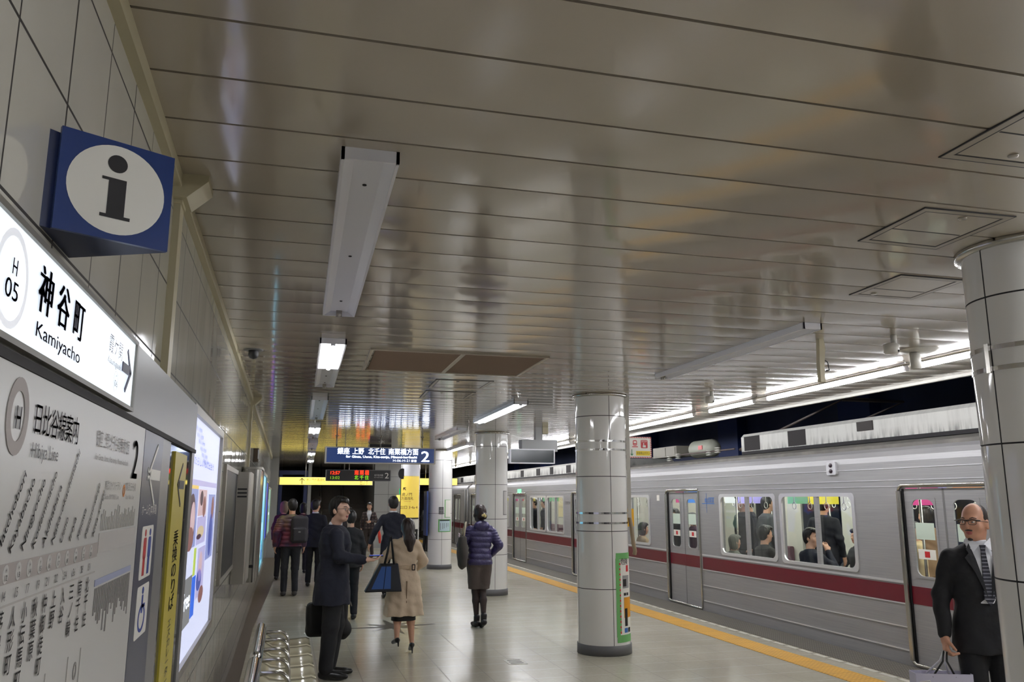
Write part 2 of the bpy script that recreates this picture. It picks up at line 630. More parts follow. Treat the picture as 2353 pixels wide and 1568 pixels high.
# dark eight pointed star set in the floor
mb = MB()
for k in range(16):
    a0 = PI * k / 8
    Ra = 0.68 if k % 2 == 0 else 0.13
pts = []
for k in range(16):
    a0 = PI * k / 8 + 0.1
    Ra = 0.70 if k % 2 == 0 else 0.15
    if k % 4 == 2: Ra = 0.48
    pts.append((1.50 + Ra * math.cos(a0), 11.75 + Ra * math.sin(a0), 0.0035))
mb.add(pts + [(1.50, 11.75, 0.0035)], [(i, (i + 1) % 16, 16) for i in range(16)])
mb.build('floor_star', ['floor_dark'], label='dark star shaped inlay in the platform floor under the walking trench coat woman', cat='floor inlay')
mb = MB().box(2.36, 2.56, 8.78, 9.06, 0.0, 0.003)
mb.mat(1)
for i in range(3):
    mb.box(2.39, 2.53, 8.83 + 0.075 * i, 8.86 + 0.075 * i, 0.003, 0.0042)
mb.build('floor_sticker', ['white_print', 'text_grey'], label='small white sticker on the floor tiles in front of the postered column', cat='sticker')

# ------------------------------------------------------------------ columns
def column(y, x, label, tophat=True):
    r = 0.30
    e = E('platform_column', (x, y, 0), label, 'column', 'round white tiled columns')
    prof, mt = [(r, 0.10)], []
    for z in (0.715, 1.351, 1.971, 2.672):
        prof += [(r, z - 0.004), (r - 0.004, z - 0.004), (r - 0.004, z + 0.004), (r, z + 0.004)]
        mt += [0, 1, 1, 1]
    prof.append((r, CE))
    mt.append(0)
    mb = MB().lathe(prof, x, y, 64, mt)
    mb.mat(1)
    for a in (0, 90, 180, 270):
        t = R(a)
        c = (x + (r - 0.002) * math.cos(t), y + (r - 0.002) * math.sin(t), CE / 2)
        mb.obox(c, (-math.sin(t), math.cos(t), 0), (math.cos(t), math.sin(t), 0), (0, 0, 1), 0.0032, 0.0027, CE / 2 - 0.01)
    mb.build('tiled_shaft', ['column_tile', 'joint_dark'], e)
    MB().lathe([(r, 0.11), (r + 0.012, 0.105), (r + 0.012, 0), (r - 0.01, 0)], x, y, 64).build('kick_plate', ['kick_grey'], e)
    MB().lathe([(r, CE - 0.035), (r + 0.03, CE - 0.03), (r + 0.03, CE), (r, CE)], x, y, 64).build('top_ring', ['steel'], e)
    return e
cR = column(3.10, 3.505, 'large white tiled column at the right edge, cutting off the bald man')
c1 = column(9.22, 3.60, 'white tiled column with the green taped poster and steel bands')
c2 = column(15.12, 3.71, 'white tiled column behind the woman in the navy down jacket')
c3 = column(20.90, 3.79, 'white tiled column carrying the small notices and framed plans')
c4 = column(26.80, 3.88, 'far white column wrapped in the tall yellow direction sign')
column(32.6, 4.4, 'farthest white column half hidden behind the yellow wrapped one')

def bands(e, x, y, zs, seam=None):
    for z in zs:
        MB().lathe([(0.3005, z - 0.011), (0.304, z - 0.011), (0.304, z + 0.011), (0.3005, z + 0.011)], x, y, 64, smooth=False).build('steel_band', ['chrome'], e)
bands(c1, 3.60, 9.22, (2.379, 2.279, 1.554, 1.443))
bands(cR, 3.505, 3.10, (2.424, 2.324))
a = R(178)
mb = MB().obox((3.505 + 0.312 * math.cos(a), 3.10 + 0.312 * math.sin(a), 2.374), (-math.sin(a), math.cos(a), 0), (math.cos(a), math.sin(a), 0), (0, 0, 1), 0.012, 0.006, 0.07)
mb.build('band_buckle', ['steel'], cR)
# white duct and grey cable cover down the side of the first column
e = E('wall_duct', (3.88, 9.12, 0), 'white cable duct down the right side of the postered column', 'duct')
mb = MB()
a = R(-24)
p = Vector((3.60 + 0.325 * math.cos(a), 9.22 + 0.325 * math.sin(a), 0))
mb.obox(p + Vector((0, 0, 2.20)), (-math.sin(a), math.cos(a), 0), (math.cos(a), math.sin(a), 0), (0, 0, 1), 0.026, 0.022, 0.70)
mb.obox(p + Vector((0, 0, 2.88)), (-math.sin(a), math.cos(a), 0), (math.cos(a), math.sin(a), 0), (0, 0, 1), 0.036, 0.03, 0.05)
mb.build('duct_body', ['white_paint'], e)
mb = MB().tube([p + Vector((0.0, 0, 1.50)), p + Vector((0.012, -0.01, 1.40)), p + Vector((0.03, -0.01, 1.22)), p + Vector((0.05, -0.01, 1.12)), p + Vector((0.045, 0, 1.08))], 0.024, 10)
mb.build('cable_end', [M('duct_beige', (150, 134, 110), 0.6)], e, label='beige lower end of the duct')
e = E('alarm_box', (3.98, 9.35, 1.39), 'yellow box mounted on the train side of the postered column', 'box')
MB().prism(rrect(3.93, 4.05, 1.39, 1.60, 0.01, 3), 'y', 9.32, 9.40).build('box_body', [M('box_yellow', (232, 176, 24), 0.45)], e)
MB().box(3.87, 3.94, 9.34, 9.38, 1.45, 1.54).build('bracket', ['steel_dull'], e)

# poster framed in green tape on the first column
e = E('column_poster', (3.72, 8.95, 0.15), 'narrow white safety poster edged in green tape low on the nearest full column', 'poster')
X1, Y1 = 3.60, 9.22
MB().arcplate(X1, Y1, 0.301, -79, -28, 0.17, 1.10, 0.001).build('backing_sheet', ['white_print'], e)
mb = MB()
mb.arcplate(X1, Y1, 0.3025, -82, -30, 1.04, 1.11, 0.001)
mb.arcplate(X1, Y1, 0.3025, -82, -30, 0.14, 0.22, 0.001)
mb.arcplate(X1, Y1, 0.3025, -83, -74, 0.2, 1.05, 0.001, 3)
mb.build('green_tape', ['green_tape'], e)
mb = MB()
for i in range(28):
    mb.mat(i % 2).arcplate(X1, Y1, 0.304, -74, -71, 0.235 + 0.0285 * i, 0.2615 + 0.0285 * i, 0.0005, 1)
mb.build('hazard_border', ['red_print', 'green_tape'], e)
mb = MB()
def colband(a0, a1, z0, z1, k, t=0.3035):
    mb.mat(k).arcplate(X1, Y1, t, a0, a1, z0, z1, 0.0006, 6)
colband(-65, -40, 0.72, 0.86, 1)
colband(-64, -52, 0.74, 0.82, 0, 0.3042)
colband(-62, -30, 0.40, 0.62, 2)
mb.mat(0).arcplate(X1, Y1, 0.3042, -60, -50, 0.31, 0.50, 0.0005, 3)
colband(-62, -50, 0.24, 0.29, 3)
colband(-48, -36, 0.24, 0.29, 0)
colband(-52, -42, 0.90, 0.97, 4)
colband(-62, -54, 0.64, 0.67, 0); colband(-52, -44, 0.64, 0.67, 0)
mb.build('picture_panel', ['text_black', M('photo_grey', (150, 150, 150), 0.5), M('poster_orange', (222, 152, 34), 0.5), M('poster_blue', (60, 110, 180), 0.5), 'red_print'], e)
mb = MB()
def arc_text(mb, body, cx, cy, r, adeg, z, size):
    t = R(adeg)
    mb.text(body, (cx + r * math.cos(t), cy + r * math.sin(t), z), (-math.sin(t), math.cos(t), 0), V, size, align='C')
arc_text(mb, '危', X1, Y1, 0.3045, -64, 0.985, 0.055)
arc_text(mb, '険', X1, Y1, 0.3045, -52, 0.985, 0.055)
mb.build('lettering', ['text_black'], e)

# red and white STOP board hung from the first column, facing the camera
e = E('stop_board', (4.15, 9.32, 2.2), 'red bordered emergency STOP button board beside the postered column', 'sign')
MB().box(3.985, 4.305, 9.315, 9.325, 2.205, 2.462).build('board', ['white_print'], e)
mb = MB()
for i in range(14):
    for z in (2.205, 2.446):
        x = 3.985 + i * 0.0230
        mb.mat(0).add([(x, 9.313, z), (x + 0.012, 9.313, z), (x + 0.019, 9.313, z + 0.016), (x + 0.007, 9.313, z + 0.016)], [(0, 1, 2, 3)])
for i in range(11):
    for x in (3.985, 4.289):
        z = 2.207 + i * 0.0232
        mb.add([(x, 9.313, z), (x + 0.016, 9.313, z + 0.007), (x + 0.016, 9.313, z + 0.019), (x, 9.313, z + 0.012)], [(0, 1, 2, 3)])
mb.add([(x, 9.313, z) for x, z in rrect(4.165, 4.255, 2.325, 2.425, 0.012, 3)], [tuple(range(16))])
mb.add([(x, 9.313, z) for x, z in rrect(4.06, 4.115, 2.355, 2.42, 0.015, 3)], [tuple(range(16))])
mb.add([(x, 9.313, z) for x, z in rrect(4.05, 4.125, 2.335, 2.345, 0.002, 3)], [tuple(range(16))])
mb.build('red_marks', ['red_print'], e)
mb = MB().box(4.10, 4.285, 9.312, 9.314, 2.235, 2.29)
mb.build('yellow_strip', [M('bright_yellow', (236, 208, 40), 0.5)], e)
mb = MB().box(4.07, 4.105, 9.3115, 9.3125, 2.385, 2.408)
mb.box(4.072, 4.082, 9.3115, 9.3125, 2.365, 2.375)
mb.box(4.093, 4.103, 9.3115, 9.3125, 2.365, 2.375)
mb.box(4.198, 4.208, 9.3115, 9.3125, 2.35, 2.39)
mb.box(4.19, 4.23, 9.3115, 9.3125, 2.335, 2.36)
mb.text('STOP', (4.21, 9.3118, 2.398), U, V, 0.021, 0.072, 'C')
mb.build('white_marks', ['white_print'], e)
mb = MB().tube([(4.045, 9.313, 2.31), (4.045, 9.313, 2.235)], 0.004, 6)
mb.tube([(4.03, 9.313, 2.255), (4.045, 9.313, 2.235), (4.06, 9.313, 2.255)], 0.004, 6)
mb.build('green_arrow', [M('arrow_green', (20, 120, 80), 0.5)], e)
mb = MB().text('非常停止ボタン', (4.192, 9.3115, 2.25), U, V, 0.026, 0.17, 'C')
mb.build('lettering', ['text_black'], e)
MB().box(3.86, 3.99, 9.326, 9.336, 2.24, 2.27).box(3.86, 3.99, 9.326, 9.336, 2.38, 2.41).build('bracket', ['steel_dull'], e)

# notices on the third column
X3, Y3 = 3.79, 20.90
e = E('notice_plate', (X3 - 0.05, Y3 - 0.31, 1.34), 'small grey notice plate on the column with framed plans', 'sign')
MB().arcplate(X3, Y3, 0.303, -106, -84, 1.335, 1.51, 0.004, 4).build('frame', ['dark_grey'], e)
MB().arcplate(X3, Y3, 0.308, -104, -86, 1.35, 1.495, 0.002, 4).build('face', ['panel_grey'], e)
mb = MB()
arc_text(mb, '禁煙', X3, Y3, 0.3125, -95, 1.44, 0.04)
arc_text(mb, '終日', X3, Y3, 0.3125, -95, 1.37, 0.035)
mb.build('lettering', ['text_black'], e)
e = E('timetable_poster', (X3 + 0.2, Y3 - 0.25, 1.25), 'upper white timetable in a pale green edge on the far notice column', 'poster')
MB().arcplate(X3, Y3, 0.302, -78, -42, 1.25, 1.69, 0.002, 6).build('tape_edge', ['green_tape'], e)
MB().arcplate(X3, Y3, 0.305, -74, -42, 1.262, 1.68, 0.002, 6).build('sheet', ['white_print'], e)
e = E('route_map_poster', (X3 + 0.05, Y3 - 0.3, 0.9), 'pale blue plan in a green frame on the far notice column', 'poster')
MB().arcplate(X3, Y3, 0.302, -108, -38, 0.90, 1.21, 0.002, 8).build('frame', ['green_tape'], e)
mb = MB().arcplate(X3, Y3, 0.305, -102, -46, 0.92, 1.17, 0.002, 8)
mb.mat(1).arcplate(X3, Y3, 0.308, -100, -50, 1.17, 1.195, 0.001, 8)
for i, a0 in enumerate((-98, -88, -80, -70, -60)):
    mb.arcplate(X3, Y3, 0.308, a0, a0 + 1.5, 0.95 + 0.02 * i, 1.12, 0.0006, 1)
mb.build('plan_sheet', [M('plan_blue', (188, 212, 218), 0.4), 'text_black'], e)
e = E('blue_edge_board', (X3 - 0.35, Y3 - 0.1, 0.8), 'narrow dark blue board edge standing off the far notice column', 'board')
MB().box(X3 - 0.385, X3 - 0.345, Y3 - 0.25, Y3 + 0.2, 0.81, 1.90).build('board', ['info_blue'], e)
MB().box(X3 - 0.345, X3 - 0.301, Y3 - 0.02, Y3 + 0.02, 1.2, 1.25).build('bracket', ['steel_dull'], e)
e = E('column_notice', (3.9, 14.9, 1.25), 'narrow pale notice on the right side of the column behind the navy jacket', 'poster')
MB().arcplate(3.71, 15.12, 0.302, -58, -36, 1.42, 1.86, 0.002, 6).build('frame', ['panel_grey'], e)
MB().arcplate(3.71, 15.12, 0.305, -56, -36, 1.435, 1.845, 0.002, 6).build('sheet', [M('pale_grey', (196, 194, 192), 0.4)], e)

# yellow wrap sign on the fourth column
X4, Y4 = 3.88, 26.8
e = E('column_wrap_sign', (X4, Y4 - 0.32, 0.2), 'tall backlit yellow sign wrapped on the far column above a black and white poster', 'sign')
MB().arcplate(X4, Y4, 0.302, -170, -40, 1.12, 2.42, 0.02, 16).build('yellow_panel', ['yellow_lit_soft'], e)
MB().arcplate(X4, Y4, 0.302, -178, -168, 1.1, 2.42, 0.03, 2).arcplate(X4, Y4, 0.302, -170, -40, 1.08, 1.12, 0.022, 12).build('dark_edge', ['dark_grey'], e)
MB().arcplate(X4, Y4, 0.302, -172, -38, 2.43, 2.85, 0.015, 12).build('white_cap', ['lamp_white'], e)
mb = MB()
arc_text(mb, '虎ノ門', X4, Y4, 0.326, -118, 1.80, 0.085)
arc_text(mb, '方面改札', X4, Y4, 0.326, -115, 1.68, 0.075)
arc_text(mb, 'Toranomon Gate', X4, Y4, 0.327, -115, 1.62, 0.025)
arc_text(mb, '出口 3·4a·4', X4, Y4, 0.330, -105, 1.40, 0.085)
t = R(-128)
c = Vector((X4 + 0.33 * math.cos(t), Y4 + 0.33 * math.sin(t), 2.0))
mb.obox(c, (1, 0, -1), (0, 1, 0), (1, 0, 1), 0.08, 0.002, 0.011)
mb.obox(c + Vector((-0.02, 0, 0.055)), (1, 0, 0), (0, 1, 0), (0, 0, 1), 0.04, 0.002, 0.011)
mb.obox(c + Vector((-0.055, 0, 0.02)), (1, 0, 0), (0, 1, 0), (0, 0, 1), 0.011, 0.002, 0.04)
mb.build('lettering', ['text_black'], e)
mb = MB().arcplate(X4, Y4, 0.302, -140, -40, 0.77, 1.07, 0.004, 10)
mb.mat(1).arcplate(X4, Y4, 0.302, -140, -40, 0.36, 0.76, 0.004, 10)
mb.mat(2).arcplate(X4, Y4, 0.302, -140, -40, 0.20, 0.35, 0.004, 10)
mb.mat(3).arcplate(X4, Y4, 0.308, -112, -92, 0.80, 1.0, 0.002, 5)
mb.mat(0).arcplate(X4, Y4, 0.308, -112, -60, 0.62, 0.68, 0.002, 5).arcplate(X4, Y4, 0.308, -100, -60, 0.50, 0.55, 0.002, 5)
mb.build('lower_poster', ['white_print', 'text_black', M('orange_print', (230, 160, 40), 0.5), M('purple_grey', (110, 104, 130), 0.5)], e)

# ------------------------------------------------------------------ lamps
def troughs(name, x, y0, lit, label, length=2.6, w=0.205, split=None, dx=0.045, grp='recessed lamps in the left row'):
    """ceiling lamp trough running along the platform; lit = (near half, far half)"""
    e = E(name, (x, y0, CE - 0.05), label, 'ceiling lamp', grp)
    def sk(x_, y_):
        return x_ + dx * (y_ - y0) / length
    halves = [(y0, y0 + length / 2, lit[0]), (y0 + length / 2, y0 + length, lit[1])]
    if lit[0] == lit[1]:
        halves = [(y0, y0 + length, lit[0])]
    for a, b, on in halves:
        mb = MB()
        za, zb, zi = CE - 0.006, CE - 0.045, CE - 0.014
        for hx in ((x, x + 0.012), (x + w - 0.012, x + w)):
            mb.add([(sk(p, q), q, z) for z in (zb, CE) for q in (a, b) for p in hx], [(0, 2, 3, 1), (4, 5, 7, 6), (0, 1, 5, 4), (2, 6, 7, 3), (0, 4, 6, 2), (1, 3, 7, 5)])
        for q in (a, b - 0.012):
            mb.add([(sk(p, r_), r_, z) for z in (zb, CE) for r_ in (q, q + 0.012) for p in (x, x + w)], [(0, 2, 3, 1), (4, 5, 7, 6), (0, 1, 5, 4), (2, 6, 7, 3), (0, 4, 6, 2), (1, 3, 7, 5)])
        mb.build('lamp_housing', ['lamp_white'], e)
        mb = MB()
        xs = [(x + 0.012, zb + 0.004), (x + w * 0.24, zi), (x + w * 0.76, zi), (x + w - 0.012, zb + 0.004)]
        vs = [(sk(p, q), q, z) for q in (a + 0.012, b - 0.012) for p, z in xs]
        mb.add(vs, [(i, i + 1, i + 5, i + 4) for i in range(3)])
        mb.build('reflector', ['reflector_on' if on else 'lamp_white'], e)
        xc = x + w / 2
        for q, sgn in ((a + 0.012, 1), (b - 0.012, -1))[0 if on else 1:]:
            mb = MB().box(sk(xc, q) - 0.018, sk(xc, q) + 0.018, min(q, q + sgn * 0.03), max(q, q + sgn * 0.03), zb - 0.012, zi)
            mb.ell((sk(xc, q), q + sgn * 0.03, zb), (0.014, 0.012, 0.014), 10, 6)
            mb.build('lamp_holder', ['lamp_white' if on else 'steel_dull'], e)
        if on:
            MB().tube([(sk(xc, a + 0.04), a + 0.04, zb), (sk(xc, b - 0.04), b - 0.04, zb)], 0.016, 12).build('tube_lamp', ['tube_on'], e)
        else:
            mb = MB()
            for f in (0.12, 0.5, 0.88):
                q = a + (b - a) * f
                mb.ell((sk(xc, q), q, zi - 0.002), (0.009, 0.009, 0.004), 10, 6)
            mb.build('fixing_screw', ['joint_dark'], e)
    return e
troughs('ceiling_lamp', 0.129, 2.76, (0, 0), 'long unlit recessed lamp, the nearest in the left ceiling row')
troughs('ceiling_lamp', 0.194, 6.36, (1, 0), 'recessed lamp with its near half lit, second along the left ceiling row')
troughs('ceiling_lamp', 0.240, 10.16, (0, 0), 'unlit recessed lamp above the left end of the blue platform sign')
troughs('ceiling_lamp', 0.316, 14.26, (1, 0), 'small lit lamp just beyond the unlit one above the blue platform sign')
troughs('ceiling_lamp', 0.410, 18.2, (0, 0), 'unlit lamp far down the left ceiling row, fifth from the camera')
troughs('ceiling_lamp', 0.500, 22.3, (1, 0), 'lit lamp far down the left ceiling row, sixth from the camera')
troughs('ceiling_lamp', 0.600, 26.6, (1, 0), 'farthest lit lamp of the left ceiling row over the yellow sign')
troughs('ceiling_lamp', 0.07, -0.9, (1, 0), 'recessed lamp of the left ceiling row behind the camera')
GR = 'lamps along the middle of the ceiling'
troughs('ceiling_lamp', 3.457, 4.90, (0, 0), 'long unlit ceiling lamp right of the nearest full column', 2.54, 0.15, grp=GR)
troughs('ceiling_lamp', 2.735, 9.98, (1, 1), 'lit ceiling lamp left of the postered column top', 2.70, 0.19, dx=0.07, grp=GR)
troughs('ceiling_lamp', 2.83, 14.1, (0, 0), 'unlit ceiling lamp beside the blue platform sign', 2.5, 0.19, grp=GR)
troughs('ceiling_lamp', 3.85, 18.15, (1, 1), 'lit ceiling lamp between the second and third columns', 3.1, 0.19, grp=GR)
troughs('ceiling_lamp', 2.75, 25.2, (1, 1), 'small lit lamp seen under the right end of the blue platform sign', 2.5, 0.19, grp=GR)
troughs('ceiling_lamp', 3.40, 0.6, (1, 1), 'ceiling lamp of the middle row overhead behind the camera', 2.5, 0.15, grp=GR)

def batten(y0, y1, label):
    f = lambda y: 5.24 + 0.027 * y
    zt = 2.885
    e = E('edge_lamp', (f(y0), y0, zt), label, 'fluorescent lamp', 'fluorescent lamps on the ceiling along the platform edge')
    def seg(hw, z0, z1, a, b, name, mat):
        mb = MB()
        mb.add([(f(q) + p, q, z) for z in (z0, z1) for q in (a, b) for p in (-hw, hw)], [(0, 2, 3, 1), (4, 5, 7, 6), (0, 1, 5, 4), (2, 6, 7, 3), (0, 4, 6, 2), (1, 3, 7, 5)])
        return mb.build(name, [mat], e)
    seg(0.03, zt + 0.026, CE - 0.003, y0, y1, 'lamp_housing', 'lamp_white')
    MB().tube([(f(y0 + 0.03), y0 + 0.03, zt), (f(y1 - 0.03), y1 - 0.03, zt)], 0.024, 12).build('tube_lamp', ['edge_tube_on'], e)
    for q in (y0, y1 - 0.025):
        seg(0.018, zt - 0.022, zt + 0.03, q, q + 0.025, 'lamp_holder', 'lamp_white')
ys = [(-3.7, -1.3, 'edge lamp well behind the camera'), (-1.2, 1.2, 'edge lamp right beside the camera, out of frame'), (1.25, 3.55, 'edge lamp hidden behind the large right column'), (3.6, 6.0, 'nearest visible edge lamp, cut off by the right column'),
      (6.17, 8.55, 'long bright edge lamp behind the hanging beige bracket'), (8.85, 10.03, 'short edge lamp between two longer ones, left of the bracket'), (10.5, 13.03, 'edge lamp ending at the top right of the postered column'),
      (13.5, 15.9, 'edge lamp seen just left of the postered column'), (16.3, 18.7, 'edge lamp above the hanging grey monitor'), (19.1, 21.5, 'edge lamp right of the column behind the navy jacket'),
      (21.9, 24.3, 'edge lamp between the second and third columns'), (24.7, 27.1, 'distant edge lamp right of the notice column'), (27.5, 30.0, 'last but one distant edge lamp'), (30.4, 33.6, 'most distant edge lamp')]
for a, b, l in ys:
    batten(a, b, l)
# thin cable conduit running beside the edge lamps
f = lambda y: 5.12 + 0.027 * y
mb = MB().tube([(f(-3), -3, 2.895), (f(34), 34, 2.895)], 0.010, 8)
for y in (-2.0, 6.05, 10.2, 18.0, 33.0):
    mb.tube([(f(y), y, 2.895), (f(y), y, CE - 0.003)], 0.006, 6)
mb.build('cable_conduit', ['steel_dull'], label='thin grey conduit running along the edge lamps under the ceiling', cat='conduit')

# vent, hatches
e = E('air_vent', (1.4, 7.25, CE - 0.02), 'wide brown two panel air vent in the ceiling', 'vent')
mb = MB().ring([(0.615, 6.70), (2.16, 6.70), (2.19, 7.84), (0.645, 7.84)], [(0.64, 6.722), (2.135, 6.722), (2.165, 7.815), (0.67, 7.815)], 'z', CE - 0.018, CE)
mb.add([(x, y, z) for z in (CE - 0.018, CE) for x, y in ((1.385, 6.73), (1.42, 6.73), (1.44, 7.81), (1.405, 7.81))], [(3, 2, 1, 0), (4, 5, 6, 7), (0, 1, 5, 4), (1, 2, 6, 5), (2, 3, 7, 6), (3, 0, 4, 7)])
mb.build('frame', [M('vent_frame', (176, 166, 148), 0.4)], e)
for x0 in (0.66, 1.42):
    mb = MB()
    for i in range(30):
        yy = 6.74 + i * 0.0355
        mb.add([(x0 + 0.73 * p + 0.03 * (yy - 6.74), yy + dy, CE - dz) for p in (0, 1) for dy, dz in ((0, 0.004), (0.03, 0.012), (0.033, 0.004))], [(0, 1, 4, 3), (1, 2, 5, 4)])
    mb.build('louver', [M('vent_brown', (128, 106, 88), 0.6)], e)
def hatch(p, label, lock):
    e = E('ceiling_hatch', (p[0][0], p[0][1], CE - 0.01), label, 'access hatch', 'access hatches in the ceiling')
    c = (sum(q[0] for q in p) / 4, sum(q[1] for q in p) / 4)
    sh = lambda d: [(x + (d if x < c[0] else -d), y + (d if y < c[1] else -d)) for x, y in p]
    MB().ring(p, sh(0.028), 'z', CE - 0.006, CE + 0.002).build('frame', [M('hatch_frame', (166, 158, 146), 0.25)], e)
    MB().ring(sh(-0.006), sh(0.0), 'z', CE - 0.0058, CE + 0.002).build('outer_gap', ['joint_dark'], e)
    MB().ring(sh(0.028), sh(0.036), 'z', CE - 0.0052, CE + 0.004).build('gap', ['joint_dark'], e)
    q = sh(0.034)
    MB().prism(q, 'z', CE - 0.0045, CE - 0.002).build('door_panel', ['ceiling_panel'], e)
    ym = P0 + PP * round((c[1] - P0) / PP)
    MB().box(min(q[0][0], q[3][0]) + 0.02, max(q[1][0], q[2][0]) - 0.02, ym - 0.004, ym + 0.004, CE - 0.0052, CE - 0.004).build('joint_line', ['joint_dark'], e)
    MB().mat(0).lathe([(0.0, CE - 0.012), (0.016, CE - 0.012), (0.018, CE - 0.007)], lock[0], lock[1], 16).build('lock', ['steel_dull'], e)
hatch([(2.21, 1.70), (2.80, 1.70), (2.83, 2.27), (2.23, 2.28)], 'ceiling hatch cut off by the right frame edge', (2.47, 2.20))
hatch([(2.57, 2.74), (3.03, 2.73), (3.05, 3.21), (2.60, 3.20)], 'square ceiling hatch just left of the right column top', (2.82, 2.80))
hatch([(3.23, 3.665), (3.66, 3.665), (3.69, 4.12), (3.25, 4.12)], 'square ceiling hatch below the first, touching the right column', (3.36, 4.05))
hatch([(1.455, 8.35), (2.06, 8.33), (2.07, 8.94), (1.478, 8.98)], 'hatch right behind the wide brown vent', (1.7, 8.45))
hatch([(1.50, 9.28), (2.08, 9.30), (2.09, 9.91), (1.53, 9.93)], 'second hatch behind the wide brown vent', (1.7, 9.38))
e = E('round_diffuser', (5.06, 5.61, CE - 0.03), 'round white ceiling plate above the gap in the edge lamps', 'ceiling rose')
MB().lathe([(0.0, CE - 0.03), (0.05, CE - 0.03), (0.12, CE - 0.02), (0.17, CE)], 5.06, 5.61, 32).build('plate', ['white_paint'], e)
e = E('lamp_stem', (5.0, 5.6, 2.77), 'short thick white stem hanging from the round ceiling plate', 'stem')
MB().tube([(5.0, 5.60, CE - 0.03), (5.0, 5.60, 2.775)], 0.042, 16).build('tube_stem', ['white_paint'], e)

# cameras
def ptz(x, y, z0, label):
    e = E('security_camera', (x, y, z0), label, 'camera', 'white cylindrical security cameras')
    MB().lathe([(0.0, z0), (0.045, z0 + 0.004), (0.055, z0 + 0.015), (0.055, z0 + 0.075), (0.03, z0 + 0.085)], x, y, 20).build('camera_body', ['white_paint'], e)
    MB().tube([(x + 0.03, y, z0 + 0.08), (x + 0.03, y, CE)], 0.022, 12).build('stem', ['white_paint'], e)
    MB().ell((x + 0.02, y - 0.05, z0 + 0.02), (0.01, 0.01, 0.01), 8, 6).build('lens', ['black'], e)
ptz(4.365, 5.124, 2.79, 'larger white ceiling camera above the bright edge lamps')
ptz(4.68, 8.50, 2.80, 'smaller white ceiling camera near the short edge lamp')
e = E('dome_camera', (-0.318, 7.03, CE - 0.08), 'small black dome camera on the ceiling near the left wall', 'camera')
MB().lathe([(0.075, CE - 0.012), (0.08, CE), ], -0.318, 7.03, 20).lathe([(0.0, CE - 0.012), (0.078, CE - 0.012)], -0.318, 7.03, 20).build('mounting_plate', ['mid_grey'], e)
MB().lathe([(0.0, CE - 0.085), (0.03, CE - 0.075), (0.042, CE - 0.05), (0.042, CE - 0.012)], -0.318, 7.03, 20).build('dome', ['black'], e)
# hanging bracket
e = E('hanging_bracket', (3.95, 5.41, 2.6), 'narrow beige bracket hanging from the ceiling in front of the edge lamps', 'bracket')
mb = MB().prism([(3.935, CE), (3.975, CE), (3.985, 2.86), (3.965, 2.72), (3.965, 2.60), (3.925, 2.60), (3.925, 2.76)], 'y', 5.39, 5.43)
mb.build('bracket_arm', ['beige_paint'], e)
MB().tube([(3.97, 5.41, 2.78), (4.01, 5.41, 2.76), (4.02, 5.41, 2.70), (3.99, 5.41, 2.69)], 0.005, 6).build('cable', ['dark_grey'], e)

# ------------------------------------------------------------------ hanging signs
def rods(e, xs, y, z0):
    for x in xs:
        MB().tube([(x, y, z0), (x, y, CE)], 0.012, 8).build('hanging_rod', ['steel_dull'], e)
        MB().lathe([(0.035, CE), (0.035, CE - 0.01), (0.0, CE - 0.012)], x, y, 14).build('ceiling_cup', ['steel_dull'], e)
Y = 16.5
e = E('platform_sign', (1.79, Y, 2.40), 'long backlit blue sign for platform 2 with white Japanese lettering', 'sign')
MB().prism(rrect(0.70, 2.88, 2.395, 2.722, 0.01, 2), 'y', Y, Y + 0.18).build('sign_case', ['steel_dull'], e)
MB().box(0.73, 2.85, Y - 0.006, Y, 2.418, 2.70).build('sign_face', ['sign_navy'], e)
mb = MB()
Yt = Y - 0.008
for body, xw, w in (('銀座', 0.93, 0.235), ('上野', 1.22, 0.225), ('北千住', 1.53, 0.335), ('南栗橋方面', 1.925, 0.60)):
    mb.text(body, (xw, Yt, 2.585), U, V, 0.098, w)
    mb.text(body, (xw + 0.004, Yt, 2.587), U, V, 0.098, w)
mb.text('for Ginza, Ueno, Kita-senju, Minami-kurihashi', (1.10, Yt, 2.508), U, V, 0.046, 1.40)
mb.text('for Ginza, Ueno, Kita-senju, Minami-kurihashi', (1.104, Yt, 2.510), U, V, 0.046, 1.40)
mb.text('H-06-H-21', (2.02, Yt, 2.44), U, V, 0.046, 0.34)
for x in (2.39, 2.45):
    mb.box(x, x + 0.045, Yt - 0.001, Yt, 2.437, 2.482)
for d in (0, 0.006, 0.012):
    mb.text('2', (2.575 + d, Yt, 2.445), U, V, 0.215, 0.17)
mb.build('lettering', ['sign_text_lit'], e)
rods(e, (0.92, 1.78, 2.62), Y + 0.09, 2.722)
Y = 22.0
e = E('departure_board', (1.82, Y, 2.16), 'dark departure board with red and green dot characters under the blue sign', 'departure board')
MB().prism(rrect(0.98, 2.655, 2.168, 2.458, 0.02, 3), 'y', Y, Y + 0.22).build('board_case', ['mid_grey'], e)
MB().box(1.0, 2.635, Y - 0.004, Y, 2.185, 2.44).build('board_face', [M('board_face', (62, 62, 62), 0.4)], e)
mb = MB().text('12:57', (1.07, Y - 0.006, 2.335), U, V, 0.085, 0.26)
mb.text('12:57', (1.075, Y - 0.006, 2.339), U, V, 0.085, 0.26)
for i, ch in enumerate('南栗橋'):
    mb.text(ch, (1.70 + 0.135 * i, Y - 0.006, 2.335), U, V, 0.095, 0.11)
    mb.text(ch, (1.704 + 0.135 * i, Y - 0.006, 2.338), U, V, 0.095, 0.11)
mb.build('red_characters', ['led_red'], e, label='glowing red top line')
mb = MB().text('13:02', (1.07, Y - 0.006, 2.215), U, V, 0.075, 0.26)
